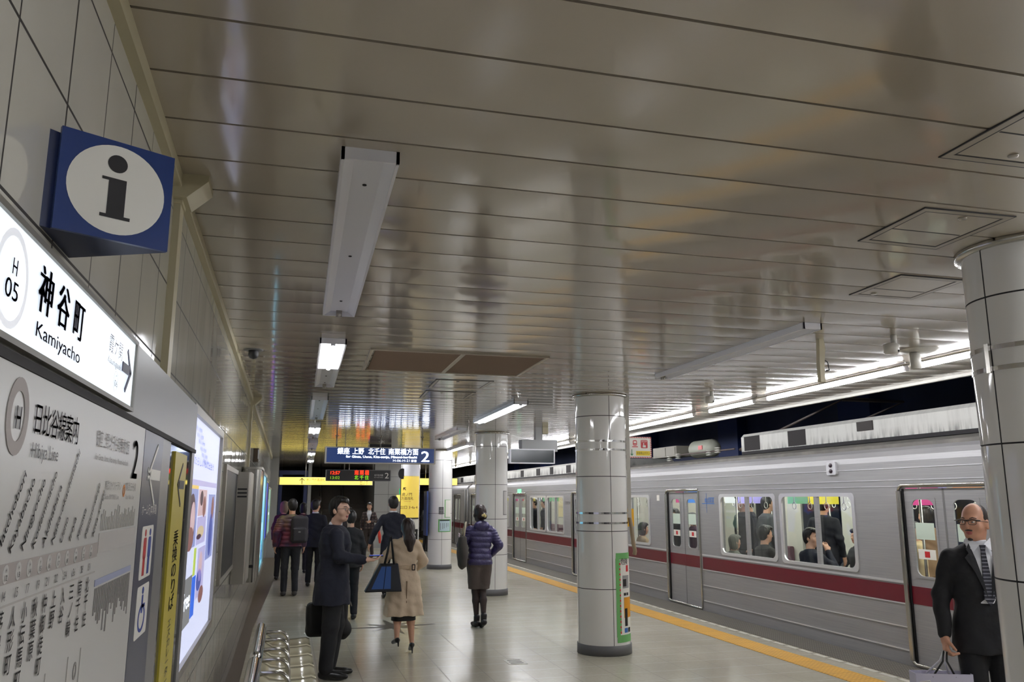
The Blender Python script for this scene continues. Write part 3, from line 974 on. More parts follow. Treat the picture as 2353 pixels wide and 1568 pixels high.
for i, ch in enumerate('北千住'):
    mb.text(ch, (1.70 + 0.135 * i, Y - 0.006, 2.215), U, V, 0.085, 0.11)
    mb.text(ch, (1.703 + 0.135 * i, Y - 0.006, 2.217), U, V, 0.085, 0.11)
mb.build('green_characters', ['led_green'], e, label='glowing green lower line')
mb = MB().text('2', (2.49, Y - 0.006, 2.24), U, V, 0.15, 0.11)
mb.text('北千住方面', (2.22, Y - 0.006, 2.30), U, V, 0.04, 0.23)
mb.text('for Kita-senju', (2.22, Y - 0.006, 2.255), U, V, 0.02, 0.23)
mb.build('lettering', ['white_print'], e)
rods(e, (1.45, 2.20), Y + 0.11, 2.458)
Y = 28.0
e = E('exit_direction_sign', (1.27, Y, 2.15), 'long glowing yellow exit sign with an upward arrow above the crowd', 'sign')
MB().box(-0.235, 2.785, Y, Y + 0.2, 2.15, 2.41).build('sign_case', ['steel_dull'], e)
MB().box(-0.215, 2.765, Y - 0.006, Y, 2.162, 2.40).build('sign_face', ['yellow_lit'], e)
mb = MB()
mb.box(0.475, 0.50, Y - 0.010, Y - 0.007, 2.18, 2.36)
mb.obox((0.45, Y - 0.009, 2.335), (1, 0, 1), (0, 1, 0), (-1, 0, 1), 0.055, 0.002, 0.011)
mb.obox((0.525, Y - 0.009, 2.335), (1, 0, -1), (0, 1, 0), (1, 0, 1), 0.055, 0.002, 0.011)
mb.text('虎ノ門方面改札', (0.62, Y - 0.009, 2.28), U, V, 0.075, 0.60)
mb.text('for Toranomon Gate', (0.62, Y - 0.009, 2.20), U, V, 0.03, 0.5)
mb.text('出口 3', (2.35, Y - 0.009, 2.18), U, V, 0.12, 0.25)
mb.build('lettering', [M('sign_brown', (88, 70, 20), 0.5)], e)
rods(e, (0.6, 2.0), Y + 0.1, 2.41)
Y = 30.0
e = E('exit_direction_sign', (5.4, Y, 2.2), 'short glowing yellow sign sticking out right of the notice column', 'sign')
MB().box(4.55, 6.06, Y, Y + 0.2, 2.205, 2.44).build('sign_case', ['yellow_lit'], e)
rods(e, (4.9, 5.7), Y + 0.1, 2.44)
e = E('emergency_exit_sign', (3.98, 29.2, 1.9), 'small green emergency exit sign left of the yellow wrapped column', 'sign')
MB().box(3.84, 4.02, 29.2, 29.26, 1.86, 2.06).build('sign_case', ['exit_green'], e)
MB().box(3.93, 3.98, 29.195, 29.2, 1.90, 2.01).build('pictogram', ['sign_text_lit'], e)
MB().tube([(3.93, 29.23, 2.06), (3.93, 29.23, CE)], 0.01, 6).build('hanging_rod', ['steel_dull'], e)
e = E('yellow_wall_sign', (3.86, 29.9, 1.6), 'small lit yellow panel under the green exit sign', 'sign')
MB().box(3.84, 4.02, 29.9, 29.98, 1.62, 1.84).build('panel', ['yellow_lit'], e)
e = E('round_mirror', (3.62, 26.6, 2.45), 'dark round convex mirror left of the yellow wrapped column', 'mirror')
MB().prism([(3.58 + 0.13 * math.cos(2 * PI * i / 24), 2.50 + 0.17 * math.sin(2 * PI * i / 24)) for i in range(24)], 'y', 26.6, 26.66).build('mirror_back', ['black'], e)
MB().tube([(3.58, 26.64, 2.6), (3.58, 26.64, CE)], 0.012, 6).build('hanging_rod', ['steel_dull'], e)

Y = 13.5
e = E('platform_monitor', (4.03, Y, 2.3), 'grey backed monitor hanging beside the postered column with white edged screen', 'monitor')
MB().ring(rrect(3.63, 4.425, 2.303, 2.55, 0.006, 2), rrect(3.648, 4.407, 2.321, 2.532, 0.004, 2), 'y', Y - 0.02, Y + 0.10).build('bezel', ['lamp_white'], e)
MB().box(3.648, 4.407, Y, Y + 0.09, 2.321, 2.532).build('screen', [M('screen_off', (52, 58, 60), 0.15)], e)
MB().box(3.88, 4.52, Y + 0.12, Y + 0.34, 2.52, 2.72).build('back_case', ['panel_grey'], e)
MB().box(4.14, 4.26, Y + 0.16, Y + 0.28, 2.72, CE).build('ceiling_post', ['panel_grey'], e)
MB().box(4.26, 4.36, Y + 0.14, Y + 0.30, 2.83, CE).build('ceiling_clip', ['beige_paint'], e)
e = E('hanging_sensor', (5.0, 22.6, 2.0), 'small beige box on a long white pole near the platform edge', 'sensor')
MB().tube([(5.22, 22.6, 2.08), (5.22, 22.6, CE)], 0.028, 10).build('pole', ['white_paint'], e)
MB().box(5.10, 5.36, 22.5, 22.7, 1.93, 2.08).build('sensor_box', ['beige_paint'], e)
e = E('speaker_box', (2.45, 13.9, 2.75), 'small beige speaker box on the ceiling behind the blue sign', 'speaker')
MB().prism(rrect(1.75, 2.25, 2.80, 2.93, 0.02, 3), 'y', 18.6, 18.9).build('box_body', ['beige_paint'], e)
MB().box(1.76, 2.24, 18.59, 18.6, 2.81, 2.92).build('grille', ['dark_grey'], e)
# ------------------------------------------------------------------ left wall: sign cabinet
XB = -0.42
def ytext(mb, body, y, z, size, width=None, align='L', x=XB + 0.012, u=YP, v=V):
    mb.text(body, (x, y, z), u, v, size, width, align)
e = E('sign_cabinet', (XB, 2.5, 0.75), 'long grey wall cabinet holding the lit station name, the line map and two narrow signs', 'sign cabinet')
mb = MB().box(-0.47, XB, -0.6, 4.10, 1.945, 2.145)
mb.box(-0.47, XB - 0.02, -0.6, 4.10, 0.60, 1.945)
for a, b in ((-0.6, -0.55), (3.06, 3.30 - 0.02), (4.0, 4.10)):
    mb.box(XB - 0.02, XB, a, b, 0.60, 1.945)
mb.box(XB - 0.02, XB, -0.6, 4.10, 0.60, 0.66)
mb.build('cabinet_body', ['panel_grey'], e)
mb = MB().box(XB, XB + 0.006, -0.6, 4.10, 1.926, 1.942)
mb.build('trim_strip', ['joint_dark'], e)
# lit station name panel
MB().box(XB, XB + 0.008, 0.55, 2.37, 1.955, 2.13).build('station_name_panel', ['lightbox_white'], e)
MB().ring([(0.53, 1.948), (2.385, 1.948), (2.385, 2.139), (0.53, 2.139)], [(0.55, 1.958), (2.365, 1.958), (2.365, 2.128), (0.55, 2.128)], 'x', XB, XB + 0.014).build('panel_frame', ['board_frame'], e)
mb = MB()
for i, ch in enumerate('神谷町'):
    for d in (0, 0.003, 0.006, 0.009):
        ytext(mb, ch, 1.462 + 0.116 * i + d, 2.032, 0.062, 0.083, x=XB + 0.0105)
ytext(mb, 'Kamiyacho', 1.47, 1.983, 0.026, 0.305, x=XB + 0.0105)
ytext(mb, 'Kamiyacho', 1.472, 1.983, 0.026, 0.305, x=XB + 0.0105)
for d in (0, 0.0015):
    ytext(mb, 'H', 1.328 + d, 2.050, 0.026, 0.024, x=XB + 0.0105)
    ytext(mb, '05', 1.305 + d, 2.012, 0.030, 0.062, x=XB + 0.0105)
ytext(mb, '霞ケ関', 2.03, 2.058, 0.034, 0.16, x=XB + 0.0105)
ytext(mb, 'Kasumigaseki', 2.03, 2.03, 0.016, 0.16, x=XB + 0.0105)
ytext(mb, 'H', 2.135, 2.006, 0.011, 0.012, x=XB + 0.0105)
ytext(mb, '06', 2.125, 1.985, 0.016, 0.035, x=XB + 0.0105)
mb.obox((XB + 0.011, 2.245, 2.045), (0, 1, 0), (0, 0, 1), (1, 0, 0), 0.045, 0.012, 0.001)
mb.obox((XB + 0.011, 2.285, 2.065), (0, 1, -0.9), (0, 0.9, 1), (1, 0, 0), 0.042, 0.006, 0.001)
mb.obox((XB + 0.011, 2.285, 2.018), (0, 1, 0.9), (0, -0.9, 1), (1, 0, 0), 0.042, 0.006, 0.001)
ytext(mb, '六本木', 0.72, 2.058, 0.034, 0.16, x=XB + 0.0105)
ytext(mb, 'Roppongi', 0.72, 2.03, 0.016, 0.14, x=XB + 0.0105)
mb.build('lettering', ['sign_text_dark'], e)
def circ(cy, cz, ry, rz, n=28):
    return [(cy + ry * math.cos(2 * PI * i / n), cz + rz * math.sin(2 * PI * i / n)) for i in range(n)]
M('ring_grey', (214, 216, 222), 0.4, em=(214, 216, 222), es=0.7)
MB().ring(circ(1.337, 2.043, 0.076, 0.076), circ(1.337, 2.043, 0.064, 0.064), 'x', XB + 0.009, XB + 0.0098).build('number_ring', ['ring_grey'], e)
mb = MB().ring(circ(2.142, 1.998, 0.026, 0.026), circ(2.142, 1.998, 0.023, 0.023), 'x', XB + 0.009, XB + 0.0098)
mb.build('number_ring', [M('ring_grey', (214, 216, 222), 0.4, em=(214, 216, 222), es=0.7)], e)
# line map
MB().box(XB - 0.02, XB + 0.004, -0.5, 2.665, 0.70, 1.925).build('line_map_panel', ['map_white'], e)
xm = XB + 0.0045
mb = MB()
mb.box(xm, xm + 0.001, 0.3, 2.135, 1.588, 1.620)
mb.mat(1).box(xm, xm + 0.001, 2.14, 2.62, 1.595, 1.640)
mb.mat(0).ring(circ(1.452, 1.848, 0.055, 0.062), circ(1.452, 1.848, 0.034, 0.040), 'x', xm, xm + 0.001)
mb.mat(2).box(xm, xm + 0.001, 2.14, 2.60, 1.52, 1.535)
mb.mat(1)
for i in range(24):
    h = 0.03 + 0.03 * random.random()
    mb.box(xm, xm + 0.001, 2.15 + i * 0.019, 2.158 + i * 0.019, 1.645, 1.645 + h)
    h = 0.05 + 0.07 * random.random()
    mb.mat(3).box(xm, xm + 0.001, 2.15 + i * 0.019, 2.16 + i * 0.019, 1.515 - h, 1.515)
    mb.mat(1)
for y0 in (1.60, 1.78, 1.95, 2.06):
    mb.box(xm, xm + 0.001, y0, y0 + 0.003, 1.1, 1.40)
mb.box(xm, xm + 0.001, 0.3, 2.13, 1.553, 1.556)
mb.build('route_band', ['band_grey', M('band_pale', (188, 184, 180), 0.5), M('band_blue', (160, 166, 196), 0.5), 'text_grey'], e)
mb = MB()
stn = ['Hatchobori', 'Kayabacho', 'Ningyocho', 'Kodemmacho', 'Akihabara', 'Naka-okachimachi', 'Ueno', 'Iriya', 'Minowa', 'Minami-senju', 'Kita-senju']
kan = ['八丁堀', '茅場町', '人形町', '小伝馬町', '秋葉原', '仲御徒町', '上野', '入谷', '三ノ輪', '南千住', '北千住']
mins = ['13', '14', '15', '17', '19', '21', '22', '24', '26', '28', '31']
ys_ = [1.40, 1.458, 1.522, 1.583, 1.645, 1.705, 1.768, 1.835, 1.905, 1.975, 2.045]
wl = [0.16, 0.15, 0.15, 0.17, 0.14, 0.23, 0.06, 0.06, 0.08, 0.15, 0.13]
ud, vd = Vector((0, 0.62, 0.78)), Vector((0, -0.78, 0.62))
for si, (yy, s1, s2, mn, w) in enumerate(zip(ys_, stn, kan, mins, wl)):
    m2 = MB()
    m2.text(s1, (xm + 0.0015, yy + 0.03, 1.632), ud, vd, 0.017, w)
    m2.text(s1, (xm + 0.0015, yy + 0.031, 1.632), ud, vd, 0.017, w)
    m2.build('station_name', ['map_ink'], e)
    m2 = MB()
    ytext(m2, mn, yy + 0.008, 1.563, 0.016, 0.022, x=xm + 0.0015)
    m2.build('travel_time', ['map_ink'], e)
    m2 = MB()
    for q, ch in enumerate(s2):
        ytext(m2, ch, yy, 1.518 - 0.036 * q, 0.026, 0.032, x=xm + 0.0015)
        ytext(m2, ch, yy + 0.001, 1.519 - 0.036 * q, 0.026, 0.032, x=xm + 0.0015)
    m2.build('station_label', ['map_ink'], e)
    if si:
        d_ = MB().prism(circ(yy + 0.018, 1.604, 0.014, 0.0145, 16), 'x', xm + 0.001, xm + 0.002).build('station_number_dot', ['map_white'], e)
        m2 = MB()
        ytext(m2, 'H', yy + 0.014, 1.607, 0.006, 0.007, x=xm + 0.0025)
        ytext(m2, str(11 + si), yy + 0.010, 1.594, 0.009, 0.016, x=xm + 0.0025)
        m2.build('station_number', ['text_black'], d_)
for d in (0, 0.003):
    ytext(mb, 'H', 1.437 + d, 1.828, 0.038, 0.028, x=xm + 0.0015)
    ytext(mb, '日比谷線案内', 1.535 + d * 0.5, 1.832, 0.042, 0.31, x=xm + 0.0015)
ytext(mb, 'Hibiya Line', 1.54, 1.788, 0.026, 0.17, x=xm + 0.0015)
mb.build('lettering', ['map_ink'], e)
mb = MB()
ytext(mb, '銀座 上野 北千住 南栗橋方面', 2.02, 1.838, 0.030, 0.40, x=xm + 0.0015)
ytext(mb, 'for Ginza, Ueno, Kita-senju, Minami-kurihashi', 2.02, 1.806, 0.014, 0.40, x=xm + 0.0015)
for d in (0, 0.003, 0.006):
    ytext(mb, '2', 2.475 + d, 1.775, 0.11, 0.09, x=xm + 0.0015)
ytext(mb, '東武スカイツリーライン', 2.16, 1.742, 0.018, 0.19, x=xm + 0.0015)
ytext(mb, 'Tobu SKYTREE Line', 2.16, 1.718, 0.012, 0.17, x=xm + 0.0015)
ytext(mb, '東武日光線', 2.42, 1.742, 0.018, 0.15, x=xm + 0.0015)
ytext(mb, 'Tobu Nikko Line', 2.42, 1.718, 0.012, 0.13, x=xm + 0.0015)
mb.build('grey_lettering', ['text_grey'], e)
mb = MB().ring(circ(1.74, 1.30, 0.016, 0.02), circ(1.74, 1.30, 0.010, 0.013), 'x', xm, xm + 0.001).ring(circ(2.40, 1.74, 0.014, 0.016), circ(2.40, 1.74, 0.009, 0.010), 'x', xm, xm + 0.001)
mb.mat(1).ring(circ(2.02, 1.36, 0.014, 0.018), circ(2.02, 1.36, 0.009, 0.012), 'x', xm, xm + 0.001).ring(circ(1.66, 1.30, 0.02, 0.028), circ(1.66, 1.30, 0.016, 0.022), 'x', xm, xm + 0.001)
mb.build('transfer_mark', [M('line_orange', (226, 140, 60), 0.5), 'text_grey'], e)
# slate direction panel
MB().box(XB - 0.02, XB + 0.003, 2.68, 3.06, 0.70, 1.925).build('direction_panel', ['panel_slate'], e)
xs = XB + 0.004
mb = MB()
mb.obox((xs, 2.93, 1.795), (0, 1, 0), (0, 0, 1), (1, 0, 0), 0.10, 0.017, 0.001)
mb.obox((xs, 2.86, 1.835), (0, 1, 0.65), (0, -0.65, 1), (1, 0, 0), 0.10, 0.007, 0.001)
mb.obox((xs, 2.86, 1.755), (0, 1, -0.65), (0, 0.65, 1), (1, 0, 0), 0.10, 0.007, 0.001)
ytext(mb, 'ホーム行(本厚着)', 2.72, 1.672, 0.026, 0.30, x=xs)
mb.prism(rrect(2.765, 2.985, 1.475, 1.635, 0.012, 3), 'x', xs - 0.001, xs)
mb.prism(rrect(2.765, 2.985, 1.300, 1.455, 0.012, 3), 'x', xs - 0.001, xs)
mb.build('white_marks', ['white_print'], e)
mb = MB()
for cy, k in ((2.83, 0), (2.92, 1)):
    mb.mat(k).prism(rrect(cy - 0.026, cy + 0.026, 1.535, 1.60, 0.01, 2), 'x', xs, xs + 0.001)
    mb.prism(circ(cy, 1.614, 0.014, 0.011, 12), 'x', xs, xs + 0.001)
    mb.prism(rrect(cy - 0.018, cy - 0.003, 1.485, 1.54, 0.002, 2), 'x', xs, xs + 0.001)
    mb.prism(rrect(cy + 0.003, cy + 0.018, 1.485, 1.54, 0.002, 2), 'x', xs, xs + 0.001)
mb.mat(1).ring(circ(2.87, 1.355, 0.062, 0.042), circ(2.87, 1.355, 0.048, 0.032), 'x', xs, xs + 0.001)
mb.prism(rrect(2.855, 2.88, 1.37, 1.425, 0.005, 2), 'x', xs, xs + 0.001)
mb.prism(rrect(2.855, 2.92, 1.385, 1.396, 0.003, 2), 'x', xs, xs + 0.001)
mb.prism(circ(2.867, 1.438, 0.016, 0.011, 12), 'x', xs, xs + 0.001)
mb.build('pictogram', ['red_print', M('picto_blue', (30, 60, 150), 0.5)], e)
# yellow direction strip beside a strip of tinted glass
MB().box(XB - 0.02, XB - 0.006, 3.30, 4.0, 0.70, 1.925).build('glass_strip', [M('strip_glass', (96, 98, 98), 0.06, metal=0.35)], e)
MB().box(XB - 0.006, XB + 0.002, 3.42, 3.80, 0.70, 1.90).build('yellow_strip', ['yellow_print'], e)
xs = XB + 0.003
mb = MB()
mb.obox((xs, 3.66, 1.775), (0, 1, 0), (0, 0, 1), (1, 0, 0), 0.08, 0.017, 0.001)
mb.obox((xs, 3.60, 1.815), (0, 1, 0.65), (0, -0.65, 1), (1, 0, 0), 0.08, 0.007, 0.001)
mb.obox((xs, 3.60, 1.735), (0, 1, -0.65), (0, 0.65, 1), (1, 0, 0), 0.08, 0.007, 0.001)
for i, ch in enumerate('乗換のりば'):
    for d in (0, 0.004):
        ytext(mb, ch, 3.53 + d, 1.54 - 0.062 * i, 0.048, 0.15, x=xs)
for i, ch in enumerate('エスカレーター'):
    ytext(mb, ch, 3.55, 1.225 - 0.036 * i, 0.028, 0.10, x=xs)
mb.box(xs, xs + 0.001, 3.60, 3.612, 0.86, 0.99)
mb.build('lettering', ['text_black'], e)

# information cube with a slanted front
e = E('information_sign', (-0.46, 1.70, 2.22), 'dark blue wedge shaped wall box with a white disc and a black letter i', 'sign')
A, B, Cc, D = (-0.472, 1.640), (-0.472, 1.862), (-0.267, 1.768), (-0.452, 1.660)
z0, z1 = 2.222, 2.428
mb = MB().add([(x, y, z) for z in (z0, z1 - 0.012) for x, y in (A, B, Cc, D)], [(3, 2, 1, 0), (4, 5, 6, 7), (0, 1, 5, 4), (1, 2, 6, 5), (2, 3, 7, 6), (3, 0, 4, 7)])
mb.build('box_body', ['info_blue_side'], e)
D3, C3 = Vector((D[0] - 0.004, D[1] - 0.003, 0)), Vector((Cc[0], Cc[1], 0))
uu = (C3 - D3).normalized()
nn = uu.cross(V) 
if nn.y > 0: nn = -nn
nn.normalize()
wd = (C3 - D3).length
mb = MB().obox((D3 + C3) / 2 + V * ((z0 + z1) / 2) + nn * 0.005, uu, V, nn, wd / 2, (z1 - z0) / 2, 0.005)
mb.build('front_panel', ['info_blue'], e)
cc = (D3 + C3) / 2 + V * ((z0 + z1) / 2) + nn * 0.0108
def plate(mb, pts, t=0.0):
    mb.add([cc + nn * t + uu * a + V * b for a, b in pts], [tuple(range(len(pts)))])
mb = MB()
plate(mb, [(0.0 + 0.094 * math.cos(2 * PI * i / 48), 0.001 + 0.092 * math.sin(2 * PI * i / 48)) for i in range(48)])
mb.build('white_disc', ['white_print'], e)
mb = MB()
plate(mb, [(-0.003 + 0.019 * math.cos(2 * PI * i / 24), 0.055 + 0.0185 * math.sin(2 * PI * i / 24)) for i in range(24)], 0.0008)
plate(mb, [(-0.030, 0.024), (-0.030, 0.018), (-0.017, 0.018), (-0.017, -0.052), (-0.029, -0.052), (-0.029, -0.059), (0.029, -0.059), (0.029, -0.052), (0.017, -0.052), (0.017, 0.024)], 0.0008)
mb.build('letter_i', ['text_black'], e)

# cable ducts with ceiling junction boxes
def duct(y, z0, label):
    e = E('cable_duct', (-0.45, y, z0), label, 'duct', 'beige cable ducts on the left wall')
    mb = MB().prism([(y - 0.045, z0 + 0.0), (y + 0.045, z0 - 0.0), (y + 0.045, 2.86), (y - 0.045, 2.86)], 'x', -0.47, -0.444)
    mb.build('duct_cover', ['beige_paint'], e)
    MB().box(-0.47, -0.438, y - 0.052, y + 0.052, 2.83, 2.85).build('collar', ['beige_paint'], e)
    mb = MB().add([(x, q, z) for q in (y - 0.085, y + 0.09) for x, z in ((-0.47, CE), (-0.345, CE), (-0.345, 2.915), (-0.42, 2.845), (-0.47, 2.845))],
                  [(0, 1, 2, 3, 4), (9, 8, 7, 6, 5), (0, 5, 6, 1), (1, 6, 7, 2), (2, 7, 8, 3), (3, 8, 9, 4), (4, 9, 5, 0)])
    mb.build('junction_box', ['beige_paint'], e)
duct(3.255, 2.146, 'beige cable duct with its ceiling box beside the information sign')
duct(10.5, 2.06, 'far beige cable duct above the stainless cabinets')

# first advertising light box
def lightbox(y0, y1, z0, z1, name, label, fr=0.075, x0=-0.47, x1=-0.43, mat='steel_dull', group=None):
    e = E(name, (x1, (y0 + y1) / 2, z0), label, 'advertisement', group)
    MB().ring([(y0, z0), (y1, z0), (y1, z1), (y0, z1)], [(y0 + fr, z0 + fr * .6), (y1 - fr, z0 + fr * .6), (y1 - fr, z1 - fr * .6), (y0 + fr, z1 - fr * .6)], 'x', x0, x1).build('box_frame', [mat], e)
    return e
e = lightbox(4.12, 5.98, 0.90, 2.165, 'advertising_lightbox', 'large glowing white advertising light box with photos of a woman, nearest on the left wall', 0.07)
ya, yb, za, zb = 4.19, 5.91, 0.942, 2.123
MB().box(-0.466, -0.45, ya, yb, za, zb).build('lit_poster', [em_mat('ad_white', (212, 218, 246), 0.75)], e)
xa = -0.449
cols = {'ad_sky': (150, 160, 215), 'ad_hair': (70, 44, 62), 'ad_skin': (214, 184, 190), 'ad_grey': (128, 130, 132), 'ad_blue': (50, 110, 235), 'ad_lime': (190, 214, 90),
        'ad_lilac': (190, 186, 232), 'ad_brown': (140, 96, 92), 'ad_cream': (216, 196, 160), 'ad_navy': (78, 92, 170), 'ad_yel': (244, 208, 110)}
for k_, c_ in cols.items():
    em_mat(k_, c_, 0.6)
names = list(cols)
mb = MB()
def arect(k, p0, p1, q0, q1, d=0.0):
    mb.mat(names.index(k)).box(xa - 0.001, xa + 0.0005 + d, ya + (yb - ya) * p0, ya + (yb - ya) * p1, za + (zb - za) * q0, za + (zb - za) * q1)
def aell(k, p, q, rp, rq, d=0.001):
    mb.mat(names.index(k)).prism(circ(ya + (yb - ya) * p, za + (zb - za) * q, (yb - ya) * rp, (zb - za) * rq, 20), 'x', xa, xa + d)
arect('ad_yel', 0.0, 0.30, 0.70, 0.715)
arect('ad_lilac', 0.02, 0.97, 0.715, 0.74)
arect('ad_sky', 0.02, 0.30, 0.45, 0.70)
aell('ad_hair', 0.15, 0.56, 0.10, 0.12)
aell('ad_skin', 0.18, 0.57, 0.06, 0.075, 0.0015)
aell('ad_brown', 0.14, 0.49, 0.09, 0.05, 0.0018)
arect('ad_skin', 0.33, 0.60, 0.58, 0.70)
aell('ad_hair', 0.42, 0.66, 0.05, 0.035)
aell('ad_brown', 0.52, 0.62, 0.05, 0.05)
arect('ad_lilac', 0.33, 0.62, 0.45, 0.575)
aell('ad_cream', 0.45, 0.505, 0.11, 0.028)
aell('ad_hair', 0.40, 0.485, 0.07, 0.012, 0.0016)
arect('ad_sky', 0.68, 0.95, 0.35, 0.68)
aell('ad_navy', 0.82, 0.47, 0.07, 0.11)
aell('ad_brown', 0.85, 0.61, 0.05, 0.06)
arect('ad_lime', 0.30, 0.36, 0.32, 0.44)
arect('ad_blue', 0.30, 0.40, 0.14, 0.315)
arect('ad_grey', 0.02, 0.29, 0.13, 0.33)
arect('ad_lilac', 0.42, 0.66, 0.20, 0.43)
aell('ad_skin', 0.52, 0.34, 0.06, 0.07)
aell('ad_navy', 0.50, 0.28, 0.08, 0.05)
aell('ad_brown', 0.60, 0.20, 0.08, 0.04)
mb.build('photo_collage', names, e)
mb = MB()
for i in range(6):
    ytext(mb, '春の新しい髪色体験', ya + 0.15 + 0.1 * i, za + 1.12 - 0.03 * i, 0.02, 0.34, x=xa + 0.001)
ytext(mb, 'あたらしい私に出会う', ya + 0.06, za + 0.95, 0.035, 1.3, x=xa + 0.001)
mb.build('lettering', ['ad_navy'], e)
mb = MB()
ytext(mb, 'iFree', ya + 0.06, za + 0.24, 0.09, 0.38, x=xa + 0.002)
mb.build('white_lettering', ['sign_text_lit'], e)
# dark unlit display next to it
e = E('dark_display_panel', (-0.44, 7.3, 1.0), 'tall dark unlit display panel after the glowing light box', 'display')
MB().box(-0.47, -0.45, 6.75, 8.25, 1.12, 1.95).build('glass_front', ['blind_dark'], e)
MB().ring([(6.68, 1.08), (8.32, 1.08), (8.32, 1.98), (6.68, 1.98)], [(6.75, 1.12), (8.25, 1.12), (8.25, 1.94), (6.75, 1.94)], 'x', -0.47, -0.445).build('panel_frame', ['steel_dull'], e)
# stainless cabinets
e = E('stainless_cabinet', (-0.4, 8.6, 0.6), 'stainless steel wall cabinet with three small vent slits', 'cabinet', 'stainless cabinets on the left wall')
MB().prism(rrect(-0.47, -0.33, 8.35, 9.05, 0.02, 3), 'z', 0.93, 1.97).build('cabinet_body', ['steel_dull'], e)
mb = MB()
for i in range(3):
    mb.box(-0.45, -0.36, 8.345, 8.352, 1.80 - 0.035 * i, 1.815 - 0.035 * i)
mb.build('vent_slit', ['black'], e)
e = E('stainless_cabinet', (-0.38, 9.7, 0.5), 'taller rounded stainless cabinet under the far cable duct', 'cabinet', 'stainless cabinets on the left wall')
MB().prism(rrect(-0.469, -0.27, 9.35, 10.2, 0.06, 5), 'z', 0.85, 2.03).build('cabinet_body', ['steel'], e)
MB().prism(rrect(-0.469, -0.255, 9.33, 10.22, 0.06, 5), 'z', 2.03, 2.055).build('top_cap', ['steel_dull'], e)
MB().box(-0.4, -0.3, 9.345, 9.352, 1.0, 1.03).build('cabinet_lock', ['black'], e)
# more advertising along the wall
def ad(y0, y1, z0, z1, palette, label, x1=-0.40):
    e = lightbox(y0, y1, z0, z1, 'advertising_lightbox', label, 0.06, x1=x1, group='advertising light boxes farther down the left wall')
    MB().box(-0.465, x1 - 0.02, y0 + 0.06, y1 - 0.06, z0 + 0.036, z1 - 0.036).build('lit_poster', [palette[0]], e)
    mb = MB()
    rr = random.Random(int(y0 * 10))
    for i in range(1, len(palette) * 3):
        a = rr.random() * 0.7
        b = rr.random() * 0.8
        w, h = 0.1 + 0.25 * rr.random(), 0.06 + 0.16 * rr.random()
        mb.mat(i % len(palette)).box(x1 - 0.0205, x1 - 0.0185 + 0.0003 * i, y0 + 0.06 + (y1 - y0 - 0.12) * a, y0 + 0.06 + (y1 - y0 - 0.12) * min(a + w, 1), z0 + 0.04 + (z1 - z0 - 0.08) * b, z0 + 0.04 + (z1 - z0 - 0.08) * min(b + h, 1))
    mb.build('poster_print', palette, e)
    return e
ad(10.6, 12.6, 0.80, 2.05, [em_mat('ad_cyan', (130, 206, 236), 0.8), em_mat('ad_cyan2', (180, 226, 240), 0.9), em_mat('ad_deepblue', (20, 90, 170), 0.7), em_mat('ad_teal', (90, 180, 190), 0.7)], 'glowing pale cyan light box past the stainless cabinets', -0.27)
ad(14.4, 16.2, 0.75, 1.98, [M('poster_beige', (196, 186, 150), 0.4), M('poster_cream', (210, 204, 184), 0.4)], 'unlit beige framed poster between the cyan and the colourful ones')
ad(17.0, 20.4, 0.80, 2.10, [em_mat('ad_blue2', (60, 80, 220), 0.7), em_mat('ad_red', (230, 50, 60), 0.6), em_mat('ad_purple', (150, 60, 190), 0.7), em_mat('ad_blue2', (60, 80, 220), 0.7), em_mat('ad_pink', (240, 150, 190), 0.7), em_mat('ad_yellow', (230, 220, 60), 0.7)], 'colourful red and purple light box down the left wall')
ad(21.0, 24.6, 0.80, 2.0, [em_mat('ad_green2', (140, 180, 160), 0.6), em_mat('ad_blue3', (120, 160, 220), 0.6), em_mat('ad_white2', (230, 236, 250), 0.9)], 'farthest greenish light box near the pier at the wall end')
e = E('wall_speaker', (-0.42, 12.3, 2.28), 'small brown box fixed high on the tiled left wall', 'speaker')
MB().prism(rrect(-0.47, -0.40, 12.2, 12.42, 0.01, 2), 'z', 2.23, 2.42).build('box_body', [M('speaker_brown', (92, 76, 62), 0.5)], e)
MB().box(-0.41, -0.395, 12.19, 12.2, 2.27, 2.40).build('lit_edge', ['lamp_white'], e)

